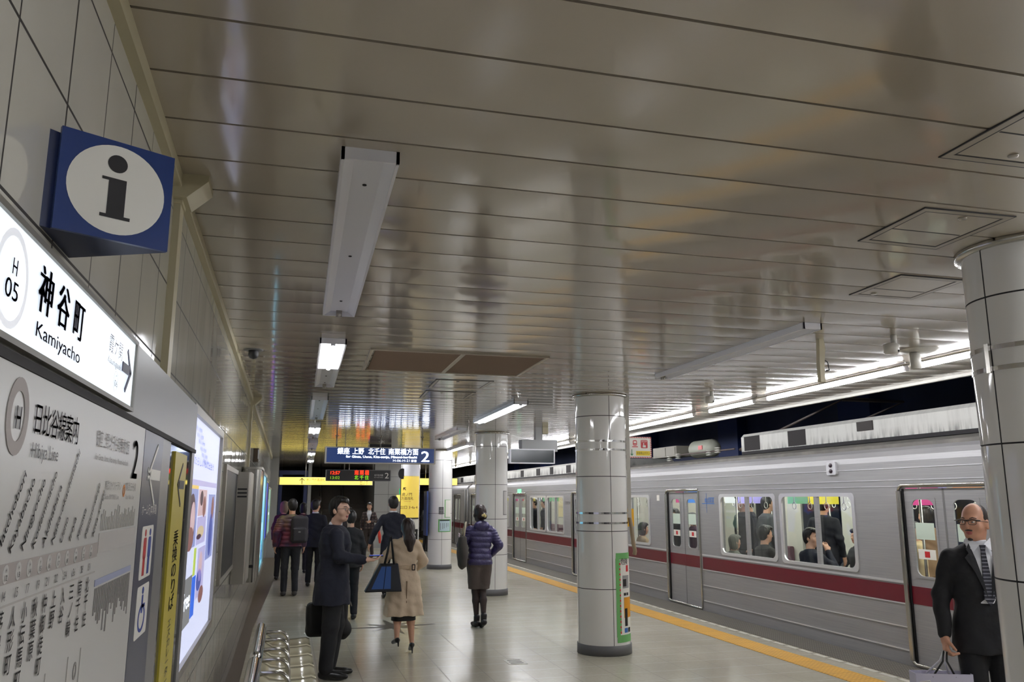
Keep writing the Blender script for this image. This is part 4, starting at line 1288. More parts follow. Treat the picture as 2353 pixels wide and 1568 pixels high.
# ------------------------------------------------------------------ bench
e = E('platform_bench', (0.1, 6.9, 0), 'row of glossy cream seats with a padded steel back rail along the left wall', 'bench')
M('seat_cream', (206, 200, 172), 0.12, spec=0.6)
pit = 0.46
for i in range(9):
    y0 = 8.46 - pit * (i + 1)
    mb = MB()
    prof = [(-0.16, 0.56), (-0.12, 0.47), (-0.05, 0.425), (0.03, 0.412), (0.16, 0.415), (0.25, 0.425), (0.285, 0.41), (0.292, 0.37)]
    nseg = 7
    vs = []
    for t in range(nseg + 1):
        f_ = t / nseg
        dip = 0.014 * (1 - (2 * f_ - 1) ** 2)
        for p, z in prof:
            edge = 0.006 if t in (0, nseg) else 0
            vs.append((p, y0 + 0.004 + (pit - 0.008) * f_, z - dip * (1 if z < 0.5 else 0.4) - edge))
    q = len(prof)
    mb.add(vs, [(a * q + b, a * q + b + 1, (a + 1) * q + b + 1, (a + 1) * q + b) for a in range(nseg) for b in range(q - 1)], True)
    lo = [(p, y, z - 0.02) for p, y, z in vs]
    b0 = len(mb.v)
    mb.add(lo, [((a + 1) * q + b, (a + 1) * q + b + 1, a * q + b + 1, a * q + b) for a in range(nseg) for b in range(q - 1)], True)
    for b in range(q - 1):
        mb.f += [[b, b0 + b, b0 + b + 1, b + 1], [nseg * q + b + 1, b0 + nseg * q + b + 1, b0 + nseg * q + b, nseg * q + b]]
        mb.m += [0, 0]; mb.sm += [False, False]
    for a in range(nseg):
        mb.f += [[a * q, (a + 1) * q, b0 + (a + 1) * q, b0 + a * q], [(a + 1) * q + q - 1, a * q + q - 1, b0 + a * q + q - 1, b0 + (a + 1) * q + q - 1]]
        mb.m += [0, 0]; mb.sm += [False, False]
    mb.build('seat', ['seat_cream'], e)
mb = MB().box(-0.10, 0.22, 4.4, 8.44, 0.33, 0.38)
mb.build('seat_beam', ['steel_dull'], e)
for y in (4.8, 6.4, 8.1):
    mb = MB().box(0.0, 0.08, y - 0.04, y + 0.04, 0.0, 0.34).box(-0.14, 0.2, y - 0.05, y + 0.05, 0, 0.015)
    mb.build('leg', ['steel_dull'], e)
# back rail: a long padded tube with rounded ends
def capsule_tube(mb, x, y0, y1, z, r):
    pts, rad = [], []
    for t in (0.02, 0.25, 0.55, 0.85, 1.0):
        a = t * PI / 2
        pts.append((x, y0 + 0.12 * (1 - math.cos(a)), z)); rad.append(r * math.sin(a))
    for t in (1.0, 0.85, 0.55, 0.25, 0.02):
        a = t * PI / 2
        pts.append((x, y1 - 0.12 * (1 - math.cos(a)), z)); rad.append(r * math.sin(a))
    mb.tube(pts, r, 16, True, rad)
mb = MB()
capsule_tube(mb, -0.145, 6.05, 7.60, 0.655, 0.04)
mb.build('back_rail', ['chrome'], e)
mb = MB()
capsule_tube(mb, -0.145, 4.42, 6.03, 0.655, 0.043)
mb.build('back_rail', ['chrome'], e)
for y in (4.6, 5.4, 6.3, 7.4):
    MB().tube([(-0.15, y, 0.655), (-0.15, y, 0.50), (-0.05, y, 0.36)], 0.016, 8).build('rail_support', ['steel_dull'], e)
MB().box(-0.105, -0.098, 4.5, 7.55, 0.62, 0.665).build('rail_plate', ['steel'], e)
for y in (7.25, 6.86, 6.44, 6.04, 5.6, 5.18):
    pts = [(-0.13, y, 0.65), (0.0, y, 0.65)]
    for t in range(1, 7):
        a = R(90 - 15 * t)
        pts.append((0.0 + 0.075 * math.cos(a), y, 0.575 + 0.075 * math.sin(a)))
    pts.append((0.078, y, 0.41))
    MB().tube(pts, 0.0155, 12).build('armrest', ['steel'], e)
# ------------------------------------------------------------------ train
def holes_panel(mb, y0, y1, z0, z1, holes, x0, x1):
    ysx = sorted({y0, y1, *[h[0] for h in holes], *[h[1] for h in holes]})
    zsx = sorted({z0, z1, *[h[2] for h in holes], *[h[3] for h in holes]})
    for a, b in zip(ysx, ysx[1:]):
        run = None
        for c, d in zip(zsx, zsx[1:]):
            my, mz = (a + b) / 2, (c + d) / 2
            inside = any(h[0] < my < h[1] and h[2] < mz < h[3] for h in holes)
            if inside:
                if run: mb.box(x0, x1, a, b, run[0], run[1]); run = None
            else:
                run = (run[0] if run else c, d)
        if run: mb.box(x0, x1, a, b, run[0], run[1])

def train_car(y0, y1, doors, wins, label, detail, ztop=2.20):
    e = E('metro_train_car', (XT + 1.35, (y0 + y1) / 2, -0.9), label, 'train car', 'silver train cars with a dark red stripe')
    W = 2.7
    xi = XT + 0.06
    holes = [(a, b, 0.03, 1.83) for a, b in doors] + [(a, b, 0.91, 1.755) for a, b, _ in wins]
    mb = MB()
    holes_panel(mb, y0, y1, -0.12, ztop - 0.08, holes, XT, xi)
    # cant rail rounding into the roof
    zt = ztop - 0.08
    prof = [(XT, zt), (XT + 0.02, zt + 0.06), (XT + 0.07, zt + 0.12), (XT + 0.14, zt + 0.16), (XT + 0.14, zt + 0.12), (xi, zt)]
    mb.prism(prof, 'y', y0, y1)
    mb.build('car_body', ['train_steel'], e)
    mb = MB()
    segs = []
    cur = y0
    for a, b in sorted(doors):
        segs.append((cur, a - 0.06)); cur = b + 0.03
    segs.append((cur, y1))
    for z in (2.045, 1.917, 1.848):
        if z < ztop - 0.1:
            mb.box(XT - 0.006, XT, y0, y1, z - 0.004, z + 0.004)
    for a, b in segs:
        for z, hz in ((0.845, 0.012), (0.624, 0.005), (0.386, 0.005), (0.152, 0.006)):
            mb.box(XT - 0.009, XT, a, b, z - hz, z + hz)
    mb.build('body_rib', [M('rib_bright', (222, 222, 224), 0.3, metal=0.5)], e)
    mb = MB()
    for a, b in segs:
        mb.box(XT - 0.003, XT, a, b, 0.634, 0.815)
    mb.build('red_stripe', ['train_red'], e)
    # roof
    mb = MB().prism([(XT + 0.14, zt + 0.12), (XT + 0.14, zt + 0.20), (XT + 0.5, zt + 0.27), (XT + 1.35, zt + 0.30), (XT + 2.2, zt + 0.27), (XT + 2.56, zt + 0.2), (XT + 2.7, zt), (XT + 2.6, zt - 0.02), (XT + 0.2, zt - 0.02)], 'y', y0, y1)
    mb.build('roof', ['train_roof'], e)
    # far side, floor, ends, underframe
    mb = MB()
    fh = [(a, b, 0.03, 1.83) for a, b in doors] + [(a, b, 0.91, 1.755) for a, b, _ in wins]
    holes_panel(mb, y0, y1, -0.12, zt, fh, XT + W - 0.06, XT + W)
    mb.box(XT + 0.06, XT + W - 0.06, y0, y0 + 0.06, -0.1, zt)
    mb.box(XT + 0.06, XT + W - 0.06, y1 - 0.06, y1, -0.1, zt)
    mb.build('inner_shell', [M('car_inner', (214, 212, 200), 0.45)], e)
    MB().box(XT + 0.06, XT + W - 0.06, y0, y1, -0.12, 0.02).build('car_floor', [M('car_floor', (120, 116, 108), 0.5)], e)
    MB().box(XT + 0.25, XT + W - 0.25, y0 + 0.3, y1 - 0.3, -0.9, -0.12).build('underframe', ['dark_grey'], e)
    MB().box(XT + 0.12, XT + W - 0.12, y0 + 0.06, y1 - 0.06, 2.05, 2.09).build('inner_ceiling', [M('car_ceiling', (226, 226, 220), 0.5)], e)
    for x in (XT + 0.75, XT + 1.85):
        MB().box(x, x + 0.14, y0 + 0.4, y1 - 0.4, 2.02, 2.049).build('ceiling_light', [M('car_tube', (255, 255, 255), 0.5, em=(250, 250, 240), es=CARL)], e)
    for i, (a, b) in enumerate(doors):
        c = (a + b) / 2
        for s0, s1 in ((a + 0.005, c - 0.004), (c + 0.004, b - 0.005)):
            mb = MB()
            wy0, wy1, wz0, wz1 = s0 + 0.12, s1 - 0.10, 0.915, 1.72
            holes_panel(mb, s0, s1, 0.035, 1.825, [(wy0, wy1, wz0, wz1)], XT + 0.022, XT + 0.05)
            door = mb.build('door', ['train_steel'], e)
            fr = MB().ring(rrect(wy0 - 0.012, wy1 + 0.012, wz0 - 0.012, wz1 + 0.012, 0.02), rrect(wy0 + 0.012, wy1 - 0.012, wz0 + 0.012, wz1 - 0.012, 0.085), 'x', XT + 0.016, XT + 0.03)
            fr.build('window_frame', ['train_steel'], door)
            MB().box(XT + 0.034, XT + 0.038, wy0, wy1, wz0, wz1).build('window_pane', ['clear_glass'], door)
            MB().box(XT + 0.018, XT + 0.022, s0, s1, 0.634, 0.815).build('red_stripe', ['train_red'], door)
            if detail:
                mb = MB().box(XT + 0.031, XT + 0.033, wy0 + 0.05, wy1 - 0.03, 1.30, 1.47)
                mb.mat(1).box(XT + 0.031, XT + 0.033, wy0 + 0.06, wy1 - 0.04, 1.10, 1.20)
                mb.build('door_sticker', [M('sticker_pale', (206, 222, 208), 0.5), 'white_print'], door)
                mb = MB().box(XT + 0.0295, XT + 0.0305, (s0 + s1) / 2 - 0.02, (s0 + s1) / 2 + 0.05, 1.12, 1.18)
                mb.build('red_mark', ['red_print'], door)
        MB().box(XT + 0.02, XT + 0.026, c - 0.012, c + 0.012, 0.035, 1.825).build('door_seal', ['mid_grey'], e)
        mb = MB()
        for yy in (b + 0.0, ):
            mb.prism(rrect(XT - 0.028, XT + 0.02, yy, yy + 0.055, 0.014, 3), 'z', 0.06, 1.80)
        mb.box(XT - 0.02, XT + 0.01, a - 0.03, a, 0.03, 1.83)
        mb.tube([(XT - 0.008, b + 0.03, 1.80), (XT - 0.008, b + 0.01, 1.845), (XT - 0.008, b - 0.03, 1.86), (XT - 0.008, a, 1.86)], 0.018, 8)
        mb.tube([(XT - 0.008, b + 0.028, 0.08), (XT - 0.008, b + 0.01, 0.045), (XT - 0.008, b - 0.03, 0.028), (XT - 0.008, a, 0.022)], 0.02, 8)
        mb.build('door_frame', ['steel'], e)
        MB().box(XT + 0.005, XT + 0.03, b - 0.018, b, 0.05, 1.82).build('door_gap', ['black'], e)
    for a, b, mull in wins:
        fr = MB().ring(rrect(a - 0.03, b + 0.03, 0.885, 1.785, 0.06), rrect(a + 0.02, b - 0.02, 0.925, 1.742, 0.085), 'x', XT - 0.012, XT + 0.012)
        f_ = fr.build('window_frame', ['rib_bright'], e)
        if mull:
            c = mull
            MB().box(XT - 0.005, XT + 0.03, c - 0.035, c + 0.035, 0.915, 1.75).build('mullion', ['train_steel'], f_)
            MB().box(XT + 0.030, XT + 0.034, a, c, 0.91, 1.755).build('window_pane', ['clear_glass'], f_)
            MB().box(XT + 0.030, XT + 0.034, c, b, 0.91, 1.755).build('window_pane', ['clear_glass'], f_)
        else:
            MB().box(XT + 0.030, XT + 0.034, a, b, 0.91, 1.755).build('window_pane', ['clear_glass'], f_)
    if detail:
        # benches, poles, straps, adverts inside
        ds = sorted(doors)
        gaps = [(ds[k][1] + 0.3, ds[k + 1][0] - 0.3) for k in range(len(ds) - 1)] + [(ds[-1][1] + 0.25, min(y1 - 0.2, ds[-1][1] + 2.4))]
        for a, b in gaps:
            if b - a < 0.5: continue
            for xs0, xs1, bx0, bx1 in ((XT + 0.10, XT + 0.52, XT + 0.08, XT + 0.17), (XT + W - 0.52, XT + W - 0.1, XT + W - 0.17, XT + W - 0.08)):
                mb = MB().prism(rrect(xs0, xs1, 0.32, 0.44, 0.04, 3), 'y', a, b)
                mb.prism(rrect(bx0, bx1, 0.44, 0.86, 0.03, 3), 'y', a, b)
                mb.build('bench_seat', [M('seat_wine', (96, 60, 74), 0.85)], e)
            mb = MB()
            for xx in (XT + 0.50, XT + W - 0.5):
                for q in (a, b):
                    mb.tube([(xx, q, 0.02), (xx, q, 2.05)], 0.015, 8)
                mb.tube([(xx, a, 1.78), (xx, b, 1.78)], 0.013, 8)
            mb.build('grab_pole', ['steel'], e)
            mb = MB()
            q = a + 0.25
            while q < b:
                for xx in (XT + 0.50, XT + W - 0.5):
                    mb.tube([(xx, q, 1.78), (xx, q, 1.66)], 0.007, 5)
                    mb.tube([(xx, q + 0.045 * math.cos(2 * PI * i / 10), 1.62 + 0.045 * math.sin(2 * PI * i / 10)) for i in range(11)], 0.006, 5, False)
                q += 0.36
            mb.build('hand_strap', ['white_print'], e)
        rr = random.Random(3)
        pal = [em_mat('c_blue', (70, 130, 210), 0.25), em_mat('c_lilac', (170, 160, 230), 0.3), em_mat('c_yellow', (216, 206, 60), 0.25), em_mat('c_pink', (200, 60, 130), 0.2), em_mat('c_white', (236, 236, 240), 0.3), em_mat('c_green', (120, 180, 140), 0.2), em_mat('c_orange', (226, 150, 90), 0.25)]
        adm = [(m_.name) for m_ in pal]
        q = y0 + 0.8
        k = 0
        while q < y1 - 0.8:
            MB().mat(0).box(XT + 0.75 + 0.3 * (k % 2), XT + 1.25 + 0.3 * (k % 2), q, q + 0.012, 1.64, 1.99).build('hanging_poster', [pal[(k * 3 + 1) % 7]], e)
            q += 0.95; k += 1
        q = y0 + 0.5
        k = 0
        while q < y1 - 0.6:
            w = 0.5
            MB().box(XT + W - 0.075, XT + W - 0.061, q, q + w, 1.78, 1.98).build('side_poster', [pal[(k * 2) % 7]], e)
            q += 0.62; k += 1
        for a, b in ds:
            for p, c_ in (((a + b) / 2 - 0.5, 1), ((a + b) / 2 + 0.12, 0)):
                MB().box(XT + W - 0.055, XT + W - 0.04, p, p + 0.40, 0.95, 1.72).build('far_door_window', [M('night_glass', (30, 36, 48), 0.1)], e)
    return e
wA = [(14.02, 14.86, None), (9.99, 11.44, 10.70), (8.36, 9.83, 9.07), (4.3, 5.6, 4.95), (2.8, 4.1, 3.45)]
carA = train_car(-1.9, 16.1, [(12.13, 13.27), (6.42, 7.56), (0.9, 2.2)], wA, 'nearest silver train car with a dark red stripe and lit windows full of passengers', True)
wB = [(20.30, 21.66, 20.98), (18.86, 20.16, 19.5), (23.9, 25.2, 24.5), (25.4, 26.7, 26.0)]
carB = train_car(16.42, 29.55, [(16.9, 18.22), (22.07, 23.40), (28.0, 29.1)], wB, 'second silver train car behind the postered column', True, 2.13)
carC = train_car(29.9, 45.8, [(31.0, 32.2), (36.2, 37.4), (41.4, 42.6)], [(32.9, 34.1, None), (34.4, 35.6, None)], 'farthest train car beyond the coupling gap', False, 2.13)
# marks on the near car
mb = MB()
mb.prism(rrect(8.60, 8.78, 2.00, 2.155, 0.02, 3), 'x', XT - 0.025, XT)
mb.build('marker_light_plate', ['rib_bright'], carA)
mb = MB()
for z in (2.115, 2.045):
    mb.ell((XT - 0.028, 8.69, z), (0.015, 0.032, 0.026), 12, 8)
mb.build('marker_light', [M('lens_dark', (50, 36, 48), 0.2)], carA)
mb = MB()
u_ = Vector((0, -1, 0))
mb.text('東武鉄道', (XT - 0.003, 11.93, 1.66), u_, V, 0.055, 0.30)
mb.box(XT - 0.003, XT - 0.001, 11.62, 12.02, 1.635, 1.645)
mb.box(XT - 0.003, XT - 0.001, 11.87, 11.875, 1.50, 1.80)
mb.box(XT - 0.003, XT - 0.001, 11.62, 11.80, 1.725, 1.733)
mb.build('company_mark', [M('logo_blue', (40, 110, 190), 0.5)], carA)
MB().box(XT - 0.004, XT, 13.58, 13.68, 1.68, 1.78).build('small_plate', ['white_print'], carA)
mb = MB().text('28854', (XT - 0.003, 18.72, 1.585), u_, V, 0.07, 0.34)
mb.build('car_number', [M('number_grey', (90, 90, 84), 0.5)], carB)
MB().box(XT - 0.02, XT, 22.55, 22.90, 1.86, 1.98).build('side_lamp', [M('side_lamp_green', (130, 220, 170), 0.4, em=(120, 220, 170), es=0.8)], carB)
# coupling gap
mb = MB()
for yy in (29.50, 29.93):
    mb.tube([(XT - 0.05, yy, 0.1), (XT - 0.05, yy, 2.05)], 0.04, 8)
mb.build('gap_guard', ['mid_grey'], carB)

def cooler(parent, ya, yb, za, zb, blacks, xf=6.92):
    mb = MB()
    mb.prism([(xf, za), (xf, zb - 0.05), (xf + 0.05, zb), (8.45, zb), (8.5, zb - 0.05), (8.5, za)], 'y', ya, yb)
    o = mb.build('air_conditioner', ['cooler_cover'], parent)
    for a, b in blacks:
        MB().box(xf - 0.004, xf + 0.01, a, b, za + 0.03, zb - 0.045).build('louver', [M('louver_black', (36, 32, 32), 0.8)], o)
    MB().box(xf - 0.06, xf + 0.02, ya + 0.1, yb - 0.1, za - 0.03, za + 0.015).build('base_rail', [M('rail_black', (30, 28, 30), 0.8)], o)
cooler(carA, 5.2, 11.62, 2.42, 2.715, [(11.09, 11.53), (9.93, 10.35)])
cooler(carA, -0.5, 4.2, 2.42, 2.715, [(0.5, 1.0)])
mb = MB()
mb.box(6.905, 6.925, 8.55, 8.84, 2.55, 2.665)
mb.build('cooler_vent', [M('vent_dark', (60, 56, 54), 0.8)], carA)
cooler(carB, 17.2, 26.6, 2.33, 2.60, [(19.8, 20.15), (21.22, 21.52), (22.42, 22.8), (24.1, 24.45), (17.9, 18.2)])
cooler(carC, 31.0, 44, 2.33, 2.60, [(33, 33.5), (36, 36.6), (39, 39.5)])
# roof gear: air tank, insulators, box, pantograph
mb = MB()
pts, rad = [], []
for t in (0.05, 0.3, 0.6, 0.9, 1.0):
    a = t * PI / 2
    pts.append((7.12, 12.78 + 0.14 * (1 - math.cos(a)), 2.585)); rad.append(0.155 * math.sin(a))
for t in (1.0, 0.9, 0.6, 0.3, 0.05):
    a = t * PI / 2
    pts.append((7.12, 13.62 - 0.14 * (1 - math.cos(a)), 2.585)); rad.append(0.155 * math.sin(a))
mb.tube(pts, 0.12, 20, True, rad)
tank = mb.build('air_tank', [M('tank_grey', (164, 166, 152), 0.5)], carA)
MB().box(6.955, 6.965, 12.98, 13.12, 2.56, 2.63).build('red_mark', ['red_print'], tank)
mb = MB()
for y, z in ((13.75, 2.44), (12.6, 2.44), (14.1, 2.41), (12.3, 2.47)):
    for q in range(3):
        mb.lathe([(0.0, z + 0.035 * q + 0.02), (0.05, z + 0.035 * q + 0.008), (0.055, z + 0.035 * q), (0.02, z + 0.035 * q - 0.01)], 6.88, y, 14)
mb.build('insulator', ['white_paint'], carA)
mb = MB().box(6.85, 7.2, 13.75, 14.75, 2.48, 2.67)
mb.box(6.84, 6.85, 13.80, 14.15, 2.50, 2.65).box(6.84, 6.85, 14.20, 14.70, 2.50, 2.65)
mb.build('roof_box', [M('box_grey', (132, 128, 118), 0.6)], carA)
mb = MB()
for p in ([(7.3, 12.3, 2.52), (7.3, 9.6, 3.05), (7.3, 12.2, 3.5)], [(8.3, 12.3, 2.52), (8.3, 9.6, 3.05), (8.3, 12.2, 3.5)]):
    mb.tube(p, 0.028, 8)
mb.tube([(7.0, 12.2, 3.52), (8.6, 12.2, 3.52)], 0.02, 8).tube([(7.3, 9.6, 3.05), (8.3, 9.6, 3.05)], 0.02, 8)
mb.tube([(6.9, 14.9, 2.5), (6.9, 11.8, 2.5)], 0.014, 6)
mb.build('pantograph', [M('panto_grey', (96, 84, 80), 0.6)], carA)
mb = MB()
mb.tube([(8.0, -4, 3.58), (8.0, 45, 3.58)], 0.012, 6)
mb.tube([(8.0, -4, 3.95), (8.0, 20, 3.88), (8.0, 45, 3.95)], 0.012, 6)
y = 0
while y < 44:
    mb.tube([(8.0, y, 3.9), (8.0, y, 3.58)], 0.006, 5)
    mb.tube([(8.0, y, 3.9), (8.0, y, 4.4)], 0.02, 5) if y % 10 == 0 else None
    y += 5
mb.build('overhead_wire', ['dark_grey'], label='dark overhead contact wire above the train roof', cat='wire')
# ------------------------------------------------------------------ people: distance-field bodies meshed as one surface
class SDF:
    def __init__(s, lo, hi, h):
        s.h = h
        s.lo = np.array(lo, dtype=np.float32) - 2 * h
        hi = np.array(hi, dtype=np.float32) + 2 * h
        s.n = np.ceil((hi - s.lo) / h).astype(int) + 1
        s.D = np.full(s.n, 9.0, dtype=np.float32)
        s.ax = [s.lo[i] + h * np.arange(s.n[i], dtype=np.float32) for i in range(3)]
    def put(s, fn, lo, hi, k=0.0, op='add'):
        m = k + 3 * s.h
        sl, co = [], []
        for i in range(3):
            a = max(int((lo[i] - m - s.lo[i]) / s.h), 0)
            b = min(int((hi[i] + m - s.lo[i]) / s.h) + 2, s.n[i])
            if b <= a: return s
            sl.append(slice(a, b)); co.append(s.ax[i][a:b])
        X, Y, Z = co[0][:, None, None], co[1][None, :, None], co[2][None, None, :]
        d = fn(X, Y, Z).astype(np.float32)
        sl = tuple(sl)
        c = s.D[sl]
        if op == 'add':
            if k > 0:
                h_ = np.maximum(k - np.abs(c - d), 0) / k
                s.D[sl] = np.minimum(c, d) - h_ * h_ * k * 0.25
            else:
                s.D[sl] = np.minimum(c, d)
        else:
            s.D[sl] = np.maximum(c, -d)
        return s
    def cap(s, a, b, ra, rb, k=0.02, flat=None):
        a, b = np.array(a, float), np.array(b, float)
        ab = b - a
        L2 = max(float(ab @ ab), 1e-9)
        def fn(X, Y, Z):
            px, py, pz = X - a[0], Y - a[1], Z - a[2]
            t = np.clip((px * ab[0] + py * ab[1] + pz * ab[2]) / L2, 0, 1)
            return np.sqrt((px - t * ab[0]) ** 2 + (py - t * ab[1]) ** 2 + (pz - t * ab[2]) ** 2) - (ra + (rb - ra) * t)
        r = max(ra, rb)
        return s.put(fn, np.minimum(a, b) - r, np.maximum(a, b) + r, k)
    def ell(s, c, r, k=0.02, rz=0.0, op='add'):
        c_, s_ = math.cos(rz), math.sin(rz)
        def fn(X, Y, Z):
            x, y, z = X - c[0], Y - c[1], Z - c[2]
            u = (x * c_ + y * s_); v = (-x * s_ + y * c_)
            k0 = np.sqrt((u / r[0]) ** 2 + (v / r[1]) ** 2 + (z / r[2]) ** 2)
            k1 = np.sqrt((u / r[0] ** 2) ** 2 + (v / r[1] ** 2) ** 2 + (z / r[2] ** 2) ** 2)
            return k0 * (k0 - 1) / np.maximum(k1, 1e-6)
        m = max(r) if rz else None
        lo = [c[i] - (m or r[i]) for i in range(3)]
        hi = [c[i] + (m or r[i]) for i in range(3)]
        return s.put(fn, lo, hi, k, op)
    def obox(s, c, u, v, hu, hv, hw, rd=0.005, k=0.01, op='add'):
        u = np.array(Vector(u).normalized()); v = np.array(v, float); v = v - u * (u @ v); v /= np.linalg.norm(v)
        w = np.cross(u, v)
        def fn(X, Y, Z):
            x, y, z = X - c[0], Y - c[1], Z - c[2]
            q = [np.abs(x * e[0] + y * e[1] + z * e[2]) - (hh - rd) for e, hh in ((u, hu), (v, hv), (w, hw))]
            out = np.sqrt(sum(np.maximum(t, 0) ** 2 for t in q))
            ins = np.minimum(np.maximum(np.maximum(q[0], q[1]), q[2]), 0)
            return out + ins - rd
        m = math.sqrt(hu * hu + hv * hv + hw * hw)
        return s.put(fn, [c[i] - m for i in range(3)], [c[i] + m for i in range(3)], k, op)
    def column(s, prof, k=0.02, wob=None):
        """prof rows: z, half width, half depth, centre x, centre y"""
        P_ = np.array([p if len(p) == 5 else (p[0], p[1], p[2], 0, p[3] if len(p) > 3 else 0) for p in sorted(prof)], float)
        z0, z1 = P_[0, 0], P_[-1, 0]
        def fn(X, Y, Z):
            a, b, cx, cy = (np.interp(Z, P_[:, 0], P_[:, i]) for i in (1, 2, 3, 4))
            x, y = (X - cx), (Y - cy)
            if wob is not None:
                a = a + wob(X, Y, Z); b = b + wob(X, Y, Z)
            e = 2.4
            q = (np.abs(x / a) ** e + np.abs(y / b) ** e) ** (1 / e)
            d = (q - 1) * np.minimum(a, b)
            return np.maximum(d, np.maximum(z0 - Z, Z - z1))
        m1, m2 = P_[:, 1].max(), P_[:, 2].max()
        return s.put(fn, (P_[:, 3].min() - m1, P_[:, 4].min() - m2, z0), (P_[:, 3].max() + m1, P_[:, 4].max() + m2, z1), k)
    def cut(s, fn):
        X, Y, Z = s.ax[0][:, None, None], s.ax[1][None, :, None], s.ax[2][None, None, :]
        s.D = np.maximum(s.D, fn(X, Y, Z).astype(np.float32))
        return s
    def warp(s, amp, freq=1.0, ph=0.0):
        X, Y, Z = s.ax[0][:, None, None], s.ax[1][None, :, None], s.ax[2][None, None, :]
        s.D = s.D + (amp * (np.sin(freq * (31 * X + 23 * Z) + ph + 2.0 * np.sin(freq * 11 * Z)) * np.sin(freq * (27 * Y - 17 * Z) + 1.3 + ph) )).astype(np.float32)
        return s
    def mesh(s, name, mat, parent):
        D = s.D
        ins = D < 0
        c = np.zeros(tuple(q - 1 for q in D.shape), dtype=np.int8)
        for i in (0, 1):
            for j in (0, 1):
                for k in (0, 1):
                    c += ins[i:D.shape[0] - 1 + i, j:D.shape[1] - 1 + j, k:D.shape[2] - 1 + k]
        act = (c > 0) & (c < 8)
        idx = np.full(act.shape, -1, dtype=np.int64)
        I = np.argwhere(act)
        if len(I) == 0:
            return None
        idx[tuple(I.T)] = np.arange(len(I))
        acc = np.zeros((len(I), 3)); cnt = np.zeros(len(I))
        cor = [(i, j, k) for i in (0, 1) for j in (0, 1) for k in (0, 1)]
        for a in cor:
            for b in cor:
                if sum(b) - sum(a) == 1 and all(q <= w for q, w in zip(a, b)):
                    da = D[I[:, 0] + a[0], I[:, 1] + a[1], I[:, 2] + a[2]].astype(float)
                    db = D[I[:, 0] + b[0], I[:, 1] + b[1], I[:, 2] + b[2]].astype(float)
                    m = (da < 0) != (db < 0)
                    t = np.where(m, da / np.where(m, da - db, 1), 0)
                    p = np.array(a)[None, :] + t[:, None] * (np.array(b) - np.array(a))[None, :]
                    acc += p * m[:, None]; cnt += m
        v = (I + acc / cnt[:, None]) * s.h + s.lo
        quads = []
        for ax in range(3):
            o = [(0, 0), (0, 0), (0, 0)]
            n = [D.shape[0], D.shape[1], D.shape[2]]
            A = [slice(0, n[i]) for i in range(3)]
            B = list(A)
            A[ax] = slice(0, n[ax] - 1); B[ax] = slice(1, n[ax])
            u_, w_ = [(1, 2), (2, 0), (0, 1)][ax]
            A[u_] = B[u_] = slice(1, n[u_] - 1); A[w_] = B[w_] = slice(1, n[w_] - 1)
            da, db = ins[tuple(A)], ins[tuple(B)]
            for flag in (True, False):
                E_ = np.argwhere((da == flag) & (db == (not flag)))
                if len(E_) == 0: continue
                base = E_.copy(); base[:, u_] += 1; base[:, w_] += 1
                q = []
                for du, dw in ((-1, -1), (0, -1), (0, 0), (-1, 0)):
                    t = base.copy(); t[:, u_] += du; t[:, w_] += dw
                    q.append(idx[t[:, 0], t[:, 1], t[:, 2]])
                q = np.stack(q if flag else q[::-1], 1)
                quads.append(q)
        F = np.concatenate(quads)
        F = F[(F >= 0).all(1)]
        me = bpy.data.meshes.new(name)
        me.vertices.add(len(v)); me.vertices.foreach_set('co', v.astype(np.float32).ravel())
        me.loops.add(len(F) * 4); me.loops.foreach_set('vertex_index', F.astype(np.int32).ravel())
        me.polygons.add(len(F))
        me.polygons.foreach_set('loop_start', (np.arange(len(F)) * 4).astype(np.int32))
        me.polygons.foreach_set('loop_total', np.full(len(F), 4, dtype=np.int32))
        me.polygons.foreach_set('use_smooth', np.ones(len(F), dtype=bool))
        me.materials.append(MATS[mat] if isinstance(mat, str) else mat)
        me.update(calc_edges=True)
        me.validate()
        o = bpy.data.objects.new(name, me)
        col.objects.link(o)
        o.parent = parent
        return o

V3 = lambda *a: np.array(a, float)
def rotz(p, a, c=(0, 0, 0)):
    x, y = p[0] - c[0], p[1] - c[1]
    return V3(c[0] + x * math.cos(a) - y * math.sin(a), c[1] + x * math.sin(a) + y * math.cos(a), p[2])

M('skin', (206, 160, 134), 0.5, spec=0.4)
M('skin_pale', (218, 178, 156), 0.5, spec=0.4)
M('skin_tan', (198, 148, 122), 0.42, spec=0.45)
M('hair_black', (20, 17, 17), 0.45, spec=0.5)
M('hair_brown', (44, 32, 30), 0.45, spec=0.5)
M('eye_white', (224, 220, 216), 0.3)
M('iris', (22, 16, 14), 0.2)
M('lips', (172, 92, 88), 0.5)
M('suit_navy', (20, 24, 40), 0.8, bump=(7, 0.5, 0.04))
M('suit_black', (18, 19, 24), 0.8, bump=(7, 0.5, 0.04))
M('shirt_white', (222, 224, 230), 0.7)
M('shoe_black', (16, 16, 18), 0.3)
M('glasses_frame', (34, 30, 30), 0.3)

